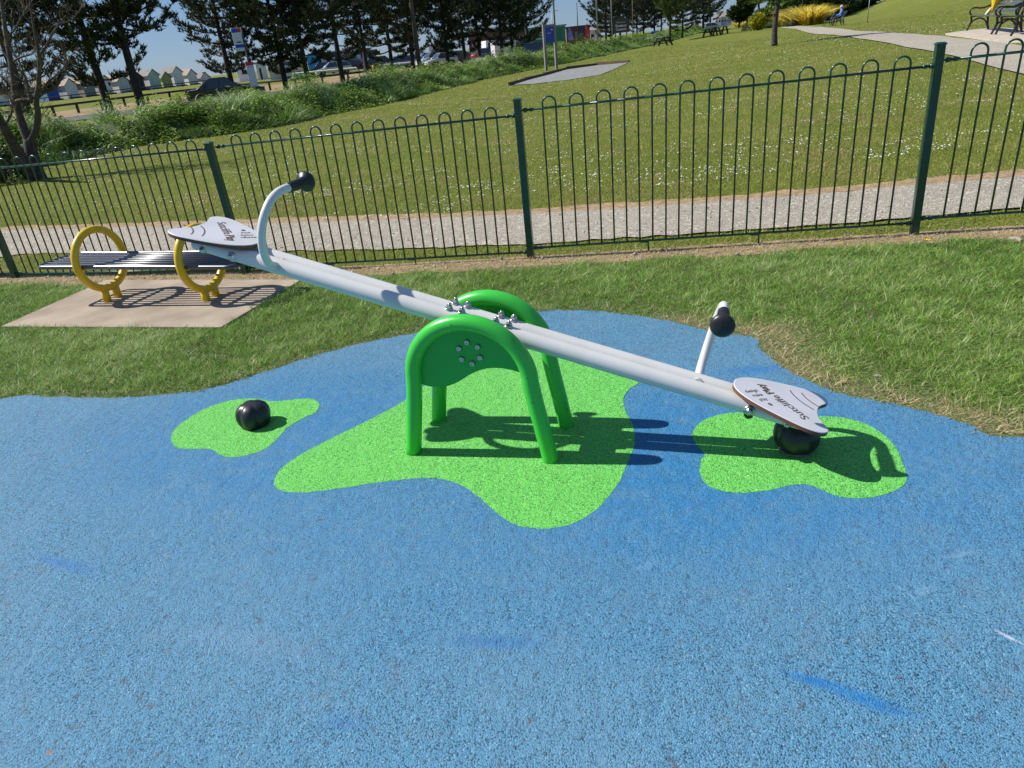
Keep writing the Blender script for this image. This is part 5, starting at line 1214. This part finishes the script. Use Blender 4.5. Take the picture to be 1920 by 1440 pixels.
vpole('marker_post', 1628, 24, 60, 2.0, .035, M_POLE, 'thin pale marker post on the grass mound', 'post', False)
M_WHITE = mat('white_sign', (.75, .75, .76), .5); M_SBLUE = mat('sign_blue', (.02, .06, .42), .5); M_SRED = mat('sign_red', (.65, .02, .06), .5); M_BLACK = mat('black_paint', (.015, .015, .018), .5)
def bus_stop(px, py, D, label, extra=True):
    p = ong(px, py, D); o = empty('bus_stop', p, math.atan2(p.y, p.x)-PI/2+.15, label, 'bus stop', 'bus stop flags by the road'); MB().tube([(0, 0, -.2), (0, 0, 3.35)], .045, 10).build('pole', M_DKPOLE, o)
    f = MB().box((-.22, 0, 2.88), (.44, .03, .94)).build('flag', M_WHITE, o)
    MB().box((-.31, -.019, 3.25), (.24, .008, .16)).build('blue_corner', M_SBLUE, f); MB().box((-.105, -.019, 3.25), (.17, .008, .16)).build('red_corner', M_SRED, f)
    MB().box((-.22, -.019, 2.62), (.38, .008, .13)).build('blue_band', M_SBLUE, f); MB().box((-.22, -.019, 2.78), (.2, .008, .05)).build('text_line', M_BLACK, f)
    if extra:
        c = MB().box((0, -.07, 1.35), (.33, .06, .9)).build('timetable_case', M_PALE, o); MB().box((0, -.105, 1.32), (.27, .01, .74)).build('timetable', M_WHITE, c); MB().box((0, -.07, 1.87), (.33, .06, .14)).build('case_top', M_SRED, c)
    return o
bus_stop(482, 185, 37.5, 'nearer bus stop with a white, blue and red flag behind the black car')
bus_stop(674, 138, 78, 'farther bus stop flag among the pines, above the round verge bush', False)
# blue notice board on two timber posts
A = ong(1024, 128, 43); B = ong(1043.5, 125, 43.3); o = empty('notice_board', A, math.atan2((B-A).y, (B-A).x), 'dark blue notice board between two grey timber posts at the verge', 'notice board'); W_ = (B-A).length
M_GPOST = mat('weathered_post', (.22, .21, .19), .8)
for x in (0, W_): MB().box((x, 0, 1.1), (.13, .13, 2.4)).build('post', M_GPOST, o)
bd_ = MB().box((W_/2, 0, 1.78), (W_-.135, .05, .78)).build('board', M_SBLUE, o); MB().box((W_/2, 0, 2.23), (W_-.135, .08, .09)).build('top_rail', M_GPOST, o)
t_ = MB(); add_text(t_, 'NOTICE', .1, (W_/2, -.027, 1.92), (1, 0, 0), (0, 0, 1), .001); t_ = None
b = MB(); b.box((W_*.72, -.03, 2.02), (.10, .01, .06)); b.box((W_*.45, -.03, 1.85), (.22, .01, .03)); b.build('text_line', M_PALE, bd_)
# small plate on the lamp column and welcome sign
p = ong(1165, 78, 108); o = empty('welcome_sign', p, math.atan2(p.y, p.x)-PI/2, 'dark brown welcome sign reading Shoebury Common in front of the pines', 'sign'); ps = 108/1460
M_SIGNB = mat('sign_brown', (.075, .062, .052), .7)
for x in (-.75, .75): MB().box((x, .03, .6), (.14, .1, 2.0)).build('post', M_DKWOOD, o)
H0 = 1.55; b = MB().prism([(-1.12, H0), (1.12, H0), (1.12, H0+1.55), (.6, H0+1.68), (0, H0+1.95), (-.6, H0+1.68), (-1.12, H0+1.55)], -.06, .0, 0, 'xz').build('board', M_SIGNB, o)
t_ = MB(); add_text(t_, 'Welcome to', .24, (0, -.062, H0+1.2), (1, 0, 0), (0, 0, 1), .004, None, .004); t_.build('small_lettering', M_PALE, b)
t_ = MB(); add_text(t_, 'Shoebury', .44, (0, -.062, H0+.72), (1, 0, 0), (0, 0, 1), .004, 1.5, .012); add_text(t_, 'Common', .44, (0, -.062, H0+.28), (1, 0, 0), (0, 0, 1), .004, 1.4, .012); t_.build('large_lettering', M_WHITE, b)
# feather flags
M_FRED = mat('flag_red', (.80, .09, .08), .6, noise=(1.3, (.85, .30, .25), .5, .62), transl=.35); M_FBLUE = mat('flag_blue', (.16, .33, .72), .6, noise=(1.6, (.60, .45, .62), .5, .62), transl=.35)
def feather(px, py, D, top_py, m, label):
    p = ong(px, py, D); H = at(px-(py-top_py)*.1, top_py, D).z-p.z; o = empty('feather_flag', p, math.atan2(p.y, p.x)-PI/2+.2, label, 'flag', 'feather flags by the brick building')
    pole = catmull([(0, 0, 0), (0, 0, H*.5), (.03, 0, H*.85), (.25, 0, H*.985), (.5, 0, H*.97)], 5); MB().tube(pole, [.03]*len(pole), 6).build('pole', M_DKPOLE, o)
    L_ = []; R_ = []
    for i in range(15):
        t = i/14; z = H*(.2+.78*t); x0 = 0 if t < .8 else .25*((t-.8)/.2)**2; wd = .62*math.sin(PI*min(1, .12+.70*t))**.7*(1 if t < .75 else max(.05, 1-((t-.75)/.25)**2*.95)); wv = .05*math.sin(i*.8); L_.append((x0, wv, z)); R_.append((x0+wd, wv+.06*math.sin(i*1.1), z-.12))
    b = MB(); n = 15; b.add(L_+R_+[(x, y+.006, z) for x, y, z in L_+R_], [(i, i+1, n+i+1, n+i) for i in range(14)]+[(3*n+i, 3*n+i+1, 2*n+i+1, 2*n+i) for i in range(14)], 0, True); b.build('banner', m, o)
feather(1054, 84, 118, 48, M_FRED, 'leftmost red feather flag, beside the tall thin lamp column')
feather(1067, 82, 120, 51, M_FBLUE, 'blue feather flag between the two red ones')
feather(1098, 77, 122, 45, M_FRED, 'rightmost red feather flag in front of the dark clad porch')
for i, (px, py, D, r, h, m, lab) in enumerate(((1074, 88, 108, 1.0, 1.3, M_RED, 'brown shrub under the blue feather flag'), (1086, 86, 108, 1.3, 1.9, M_MIDLEAF, 'rounded green shrub between the blue and right red flags'), (1100, 86, 106, 1.3, 1.5, M_RED, 'brown shrub at the foot of the right red flag'), (1052, 92, 105, .5, 1.0, M_YLEAF, 'small yellow shrub at the foot of the left red flag'), (924, 100, 118, .9, 1.9, M_YLEAF, 'yellow green shrub left of the white van'))):
    bush('shrub', ong(px, py, D), r, h, m, 350, 30+i, lab, 'shrub', .2)

# ------------------------------------------------------------------ vehicles
M_TYRE = mat('tyre', (.015, .015, .016), .8); M_RIM = mat('wheel_rim', (.35, .35, .36), .35, metal=.8); M_HEAD = mat('headlight', (.6, .62, .65), .15); M_TAIL = mat('tail_light', (.35, .01, .01), .25)
M_GLASS = mat('car_glass', (.02, .028, .035), .06, spec=.8, coat=.5)
def wheels(o, xs, w_, r):
    for x in xs:
        for sg in (-1, 1):
            R = Matrix.Rotation(PI/2, 3, 'X'); t = MB().lathe([(r*.6, -.1), (r*.95, -.1), (r, -.06), (r, .06), (r*.95, .1), (r*.6, .1)], 20, 0, True, c=(x, sg*(w_/2-.11), r), R=R).build('wheel', M_TYRE, o)
            MB().lathe([(0, -.09), (r*.35, -.105), (r*.6, -.095), (r*.62, .0), (r*.6, .095), (r*.35, .105), (0, .09)], 14, 0, True, c=(x, sg*(w_/2-.11), r), R=R).build('rim', M_RIM, t)
def car(px, py, D, rz, col, label, L_=4.3, W_=1.76, H=1.45, style='hatch', group='parked cars', cat='car'):
    p = ong(px, py, D); o = empty('parked_car', p, rz, label, cat, group); m = mat('car_paint', col, .28, coat=.8, metal=.2)
    h = L_/2; zb = .28; zw = .88*H/1.45
    def arch(cx_, r=.38): return [(cx_+r*math.cos(a), .30+r*math.sin(a)) for a in [PI*i/8 for i in range(9)]]
    low = [(h-.05, zb), (h, .5), (h-.06, .68), (h-.55, .80 if style != 'van' else 1.), (h-1.15, zw), (-h+.25, zw+.03), (-h+.02, zw-.08), (-h, .5), (-h+.06, zb)]
    poly = low+[(-h+.78-.38-.05, zb)]+arch(-h+.78)[::-1]+[(-h+.78+.43, zb), (h-.82-.43, zb)]+arch(h-.82)[::-1]+[(h-.82+.43, zb)]
    b = MB(); b.prism(poly, -W_/2, W_/2, 0, 'xz'); body = b.build('body', m, o, bevel=.06)
    if style == 'sedan': cab = [(h-1.25, zw-.03), (h-2.0, H-.04), (h-2.6, H), (-h+1.35, H-.05), (-h+.62, zw-.0)]
    elif style == 'estate': cab = [(h-1.1, zw-.03), (h-1.85, H-.04), (h-2.4, H), (-h+.55, H-.05), (-h+.12, zw)]
    else: cab = [(h-1.05, zw-.03), (h-1.75, H-.04), (h-2.3, H), (-h+.75, H-.06), (-h+.15, zw)]
    yb = W_/2-.05; yt = W_/2-.26; n = len(cab); zz = lambda z: yb+(yt-yb)*(z-zw)/(H-zw)
    vs = [(x, -zz(z), z) for x, z in cab]+[(x, zz(z), z) for x, z in cab]
    b = MB(); b.add(vs, [(i, i+1, n+i+1, n+i) for i in range(n-1)]+[tuple(range(n))[::-1], tuple(range(n, 2*n))]); b.build('windows', M_GLASS, o)
    b = MB(); top = [c for c in cab if c[1] > H-.07]; xa, xb = top[0][0]-.02, top[-1][0]+.02; b.box(((xa+xb)/2, 0, H-.01), (xa-xb, 2*yt+.02, .05))
    for (x, z), (x2, z2) in ((cab[0], cab[1]), (cab[-1], cab[-2])):
        for sg in (-1, 1): b.tube([(x, sg*(zz(z)), z), (x2, sg*(zz(z2)), z2)], .035, 4)
    xm = (cab[0][0]+cab[-1][0])/2
    for sg in (-1, 1): b.tube([(xm, sg*zz(zw), zw), (xm+.05, sg*zz(H), H-.02)], .035, 4)
    b.build('roof', m, o, bevel=.02)
    for sg in (-1, 1):
        MB().box((h-.10, sg*(W_/2-.25), .66), (.2, .34, .13)).build('headlight', M_HEAD, o, bevel=.02); MB().box((-h+.04, sg*(W_/2-.18), .76), (.12, .24, .22)).build('tail_light', M_TAIL, o, bevel=.02)
        MB().box((h-1.35, sg*(W_/2+.07), zw+.06), (.14, .18, .12)).build('mirror', m, o, bevel=.02)
    MB().box((h+.005, 0, .42), (.03, .52, .11)).build('number_plate', M_WHITE, o)
    wheels(o, (-h+.78, h-.82), W_, .32); return o
car(428, 190, 48, math.radians(62)-.75, (.012, .014, .02), 'black saloon car on the road behind the verge at left', 4.35, 1.82, 1.4, 'sedan')
car(627, 140, 104, math.radians(200), (.5, .54, .56), 'silver white estate car facing left before the long blue building', 4.7, 1.8, 1.5, 'estate')
car(606, 138, 112, math.radians(195), (.015, .015, .02), 'dark car half hidden left of the silver estate', 4.4, 1.8, 1.5)
car(668, 135, 110, math.radians(15), (.02, .025, .035), 'dark car behind the trunk right of the silver estate', 4.4, 1.8, 1.5)
car(716, 127, 104, math.radians(20), (.03, .035, .045), 'dark grey car behind the slim pines in the car park', 4.6, 1.85, 1.7)
car(745, 123, 104, math.radians(200), (.03, .10, .35), 'blue car left of the brown telegraph pole', 4.3, 1.8, 1.5)
car(765, 120, 108, math.radians(200), (.6, .6, .62), 'white car directly behind the brown telegraph pole', 4.3, 1.8, 1.5)
car(800, 110, 118, math.radians(195), (.02, .05, .12), 'navy car in the second row behind the silver cars', 4.3, 1.8, 1.6)
car(812, 116, 98, math.radians(205), (.42, .5, .5), 'pale green silver people carrier, left of the twin silver cars', 4.4, 1.8, 1.65, 'estate')
car(826, 117, 92, math.radians(205), (.55, .58, .6), 'small silver hatchback in front of the pine, nose to the left', 3.9, 1.7, 1.45)
car(852, 111, 100, math.radians(200), (.05, .045, .05), 'dark grey hatchback right of the small silver one', 4.2, 1.8, 1.5)
car(906, 104, 112, math.radians(190), (.03, .05, .10), 'dark blue car in front of the white truck cab', 4.3, 1.8, 1.5)
car(985, 108, 74, math.radians(212), (.10, .14, .18), 'slate blue car driving on the road just behind the verge', 4.4, 1.8, 1.5, 'estate')
car(1033, 93, 100, math.radians(10), (.6, .6, .62), 'white car seen under the blue notice board', 4.3, 1.8, 1.5)
car(1326, 52, 160, math.radians(190), (.6, .62, .62), 'white car glimpsed beyond the verge under the far pines', 4.2, 1.7, 1.4)
def van(px, py, D, rz, label):
    p = ong(px, py, D); o = empty('van', p, rz, label, 'van'); m = mat('van_white', (.72, .72, .72), .3, coat=.5)
    poly = [(2.4, .3), (2.45, .8), (2.25, 1.05), (1.55, 1.25), (.95, 1.95), (.4, 2.05), (-2.3, 2.05), (-2.42, 1.9), (-2.42, .3)]
    MB().prism(poly, -.93, .93, 0, 'xz').build('body', m, o, bevel=.06)
    MB().add([(1.56, -.8, 1.27), (1.56, .8, 1.27), (1.0, .72, 1.91), (1.0, -.72, 1.91), (1.54, -.8, 1.25), (1.54, .8, 1.25)], [(0, 1, 2, 3)]).build('windscreen', M_GLASS, o)
    for sg in (-1, 1):
        MB().prism([(1.4, 1.22), (.92, 1.82), (.35, 1.82), (.35, 1.22)], sg*.925, sg*.94, 0, 'xz').build('side_window', M_GLASS, o); MB().box((2.36, sg*.7, .85), (.16, .3, .22)).build('headlight', M_HEAD, o)
    wheels(o, (-1.5, 1.55), 1.86, .34); return o
van(960, 105, 98, math.radians(15), 'plain white panel van facing right beside the pines')
def truck(px, py, D, rz, label, boxm, flatbed=False):
    p = ong(px, py, D); o = empty('truck', p, rz, label, 'truck'); m = mat('truck_white', (.72, .72, .70), .35)
    MB().prism([(3.2, .5), (3.25, 1.2), (3.05, 2.3), (1.7, 2.4), (1.6, .5)], -1.05, 1.05, 0, 'xz').build('cab', m, o, bevel=.06)
    MB().add([(3.27, -.92, 1.25), (3.27, .92, 1.25), (3.1, .88, 2.1), (3.1, -.88, 2.1)], [(0, 1, 2, 3)]).build('windscreen', M_GLASS, o)
    for sg in (-1, 1): MB().prism([(3.0, 1.3), (2.9, 2.1), (2.0, 2.1), (2.0, 1.3)], sg*1.045, sg*1.06, 0, 'xz').build('side_window', M_GLASS, o)
    if flatbed: MB().box((-.9, 0, 1.05), (4.8, 2.1, .5)).build('bed', boxm, o)
    else: MB().box((-.9, 0, 1.95), (4.9, 2.25, 2.2)).build('box_body', boxm, o, bevel=.04)
    MB().box((0, 0, .7), (6.2, .9, .25)).build('chassis', M_DKPOLE, o); wheels(o, (-2.2, 2.4), 2.1, .42); return o
truck(888, 107, 112, math.radians(18), 'white flatbed truck with its cab at the right, behind the pines', plain('cream_bed', (.6, .55, .45)), True)
tk = truck(1010, 92, 100, math.radians(165), 'green box truck with white lettering left of the blue notice board', mat('truck_green', (.03, .20, .10), .5))
t_ = MB()
for k, s_ in enumerate((2.6, 3.0, 2.8)): t_.box((-.6, 1.14, 2.55-.36*k), (s_, .02, .13)); t_.box((-.6, -1.14, 2.55-.36*k), (s_, .02, .13))
t_.build('text_line', M_PALE, tk)
for nm, px, py, D, m, lab, cat in (('litter_bin', 890, 112, 84, M_SRED, 'red bin post standing in front of the white flatbed truck', 'bin'), ('blue_box', 1224, 64, 132, plain('light_blue_box', (.10, .35, .75)), 'light blue box beyond the verge, left one of two', 'box'), ('blue_box', 1232, 62, 134, plain('mid_blue_box', (.12, .25, .55)), 'mid blue box beyond the verge, right one of two', 'box'), ('litter_bin', 560, 143, 99, M_SBLUE, 'blue litter bin in front of the blue kiosk', 'bin'), ('yellow_post', 702, 141, 76, M_YEL, 'short yellow post at the car park edge', 'post'), ('yellow_sign', 1048, 90, 100, M_YEL, 'small yellow sign behind the blue notice board', 'sign')):
    p = ong(px, py, D); o = empty(nm, p, .2, lab, cat); r = .09 if 'post' in nm else .36; h = 1.0
    b = MB().lathe([(r*.9, 0), (r, .1), (r, h*.8), (r*1.1, h*.82), (r*1.1, h*.9), (r*.6, h), (0, h)], 12); b.build('body', m, o)

# ------------------------------------------------------------------ picnic tables
M_PIC = mat('dark_stained_wood', (.022, .018, .018), .75, noise=(6, (.045, .038, .035), .4, .6)); M_PICT = mat('weathered_top', (.20, .23, .21), .7, noise=(6, (.12, .14, .13), .4, .6))
def picnic(px, py, D, rz, label):
    p = hit(px, py); o = empty('picnic_table', p, rz, label, 'picnic table', 'picnic tables on the far lawn')
    b = MB(); [b.box((0, y, .75), (1.8, .13, .045)) for y in (-.3, -.15, 0, .15, .3)]; b.build('tabletop', M_PICT, o)
    for sg in (-1, 1): b = MB(); [b.box((0, sg*(.70+q), .45), (1.8, .13, .045)) for q in (0, .15)]; b.build('seat', M_PIC, o)
    for x in (-.62, .62):
        b = MB()
        for sg in (-1, 1): b.tube([(x, sg*.30, .74), (x, sg*.68, 0)], .085, 4, smooth=False)
        b.box((x, 0, .41), (.05, 1.66, .1)); b.box((x, 0, .70), (.05, .66, .08)); b.build('a_frame', M_PIC, o)
    return o
picnic(1243, 86, 74, math.radians(98), 'nearer dark picnic table with a greyed top in front of the bright green pine')
picnic(1335, 68, 96, math.radians(20), 'left one of two overlapping picnic tables on the far lawn')
picnic(1349, 65, 100, math.radians(10), 'right one of two overlapping picnic tables on the far lawn')

# ------------------------------------------------------------------ cast iron benches
M_IRON = mat('black_cast_iron', (.008, .007, .008), .4); M_SLATN = mat('blue_grey_slats', (.045, .065, .10), .4, coat=.3)
def iron_bench(pf, py, D, rz, L_, label, sc=1., slat=M_SLATN):
    """local: bench faces -x, length runs along +y from the end that is nearer"""
    p = ong(pf, py, D); o = empty('park_bench', p, rz, label, 'bench', 'cast iron benches beside the upper path')
    for k in range(2):
        y = k*L_; b = MB()
        b.tube(catmull([(-.30, y, 0), (-.24, y, .16), (-.21, y, .30), (-.24, y, .43)], 4), .028, 6); b.tube(catmull([(.30, y, 0), (.25, y, .16), (.24, y, .30), (.22, y, .42), (.30, y, .70), (.40, y, .96)], 4), .03, 6)
        b.tube(catmull([(-.27, y, .08), (-.18, y, .26), (0, y, .345), (.17, y, .26), (.26, y, .08)], 5), .022, 6); b.tube([(-.24, y, .42), (.24, y, .40)], .026, 6)
        b.tube(catmull([(-.10, y, .415), (-.22, y, .44), (-.285, y, .52), (-.26, y, .62), (-.16, y, .655), (-.02, y, .63), (.12, y, .64), (.27, y, .70)], 5), .023, 6)
        b.build('end_frame', M_IRON, o)
    b = MB(); [b.box((x, L_/2, .445-.01*i), (.062, L_+.06, .025)) for i, x in enumerate((-.22, -.145, -.07, .005, .08, .155))]; b.build('seat', slat, o)
    b = MB(); [b.box((.235+.046*i+.02, L_/2, .53+.085*i), (.022, L_+.06, .062), 0, Matrix.Rotation(.4, 3, 'Y')) for i in range(5)]; b.build('backrest', slat, o)
    return o
pA = hit(1882, 66); pB = hit(1832, 59); bdv = pB-pA; ra = math.atan2(bdv.y, bdv.x)-PI/2
def bench_at(p, rz, L_, label):
    o = iron_bench(1000, 700, 20, rz, L_, label); o.location = p; return o
padh = .05
nb = bench_at(pA+Vector((0, 0, padh)), ra, (pB-pA).length, 'cast iron park bench on the pale pad with a yellow-wrapped bunch tied to it')
pC = hit(1893, 66); off = Vector((bdv.x, bdv.y, 0)).normalized()
pD = hit(1960, 73)
nb2 = bench_at(pC-off*1.75+Vector((0, 0, padh)), ra+.02, 1.75, 'cast iron park bench cut off by the right edge of the picture')
cpd = [hit(1772, 66), hit(1810, 60), hit(1850, 56), hit(1990, 52), hit(2060, 75), hit(1880, 81), hit(1826, 73)]
slab_sheet('bench_pad', [(p.x, p.y) for p in cpd], mat('pale_concrete', (.50, .43, .35), .9, noise=(3, (.42, .36, .3), .4, .6)), padh, .12)
# bunch tied to the near bench
Bv = Matrix.Rotation(ra, 3, 'Z'); bl = (pB-pA).length
bq = nb.location+Bv @ Vector((.20, bl*.80, .64)); o = empty('bouquet', bq, ra, 'bright yellow wrapped bunch with cream paper end tied to the bench back', 'flowers')
b = MB().lathe([(.02, -.16), (.045, -.05), (.09, .08), (.15, .22), (.16, .3), (.08, .33), (0, .32)], 10, 0, False, lambda t, z: 1+.12*math.sin(5*t), R=Matrix.Rotation(.25, 3, 'Y')); b.build('wrapping', mat('yellow_wrap', (.85, .55, .01), .5), o)
b = MB().lathe([(0, -.26), (.05, -.24), (.045, -.12), (.02, -.02)], 8, 0, True, R=Matrix.Rotation(.5, 3, 'Y'), c=(-.05, 0, .0)); b.build('paper_end', mat('cream_paper', (.7, .62, .42), .7), o)
for y in (.45, .62):  # a plaque, and a white plate painting in the reflections on the slats
    pl_ = MB().box((.40, bl*y, .80), (.015, .13 if y < .5 else .06, .12), 0, Matrix.Rotation(.4, 3, 'Y')); pl_.build('plaque_and_glint', M_WHITE, nb)
# far pair of benches with a seated person
fb = hit(1553, 49); fb2 = hit(1574, 48)
M_SLATD = mat('dark_slats', (.03, .033, .045), .5)
o1 = bench_at(fb, ra+.1, 1.5, 'far dark bench at the end of the golden plants, left one of the pair'); o2 = bench_at(fb2, ra+.1, 1.5, 'far dark bench with the blue-shirted person, right one of the pair')
def person_at(bench_o):
    R = Matrix.Rotation(bench_o.rotation_euler.z, 3, 'Z'); o = empty('person', bench_o.location+R @ Vector((0.02, .75, 0)), bench_o.rotation_euler.z, 'seated grey-haired person in a blue shirt on the far bench', 'person')
    J = {'pel': ((.08, 0, .56), .14), 'wa': ((.10, 0, .74), .125), 'ch': ((.12, 0, .92), .145), 'ne': ((.11, 0, 1.08), .055), 'he': ((.09, 0, 1.20), .095), 'ht': ((.08, 0, 1.27), .085)}
    names = list(J); V = [J[k][0] for k in names]; Rr = [J[k][1] for k in names]; E = [(i, i+1) for i in range(5)]
    def addc(root, pts):
        prev = root
        for q, r in pts: V.append(q); Rr.append(r); E.append((prev, len(V)-1)); prev = len(V)-1
    for sg in (-1, 1):
        addc(0, [((.02, sg*.10, .54), .09), ((-.36, sg*.13, .53), .065), ((-.38, sg*.13, .30), .052), ((-.37, sg*.13, .08), .04), ((-.50, sg*.14, .05), .035)])
        addc(2, [((.12, sg*.19, 1.0), .06), ((.06, sg*.30, .80), .047), ((-.10, sg*.34 if sg > 0 else -.26, .70), .036), ((-.18, sg*.33 if sg > 0 else -.22, .70), .03), ((-.26, sg*.32 if sg > 0 else -.2, .69), .016)])
    me = bpy.data.meshes.new('body'); me.from_pydata(V, E, []); b = link('body', me, o); sk = b.modifiers.new('skin', 'SKIN')
    for i, r in enumerate(Rr): me.skin_vertices[0].data[i].radius = (r, r)
    me.skin_vertices[0].data[0].use_root = True; b.modifiers.new('sub', 'SUBSURF').levels = 1
    m = bpy.data.materials.new('person_colours'); m.use_nodes = True; nt = m.node_tree; p = nt.nodes['Principled BSDF']; co = nt.nodes.new('ShaderNodeTexCoord'); sx = nt.nodes.new('ShaderNodeSeparateXYZ'); nt.links.new(co.outputs['Object'], sx.inputs[0])
    s = node_mix(nt, node_math(nt, 'GREATER_THAN', sx.outputs[2], .64), (.03, .035, .06), (.10, .22, .50)); s = node_mix(nt, node_math(nt, 'GREATER_THAN', sx.outputs[2], 1.07), s, (.55, .33, .25)); nt.links.new(s, p.inputs['Base Color']); p.inputs['Roughness'].default_value = .8
    me.materials.append(m)
    MB().lathe([(.10, -.04), (.11, .02), (.10, .07), (.06, .115), (0, .125)], 12, 0, True, c=(.10, 0, 1.22)).build('hair', mat('grey_hair', (.55, .53, .52), .8), o)
    return o
person_at(o2)
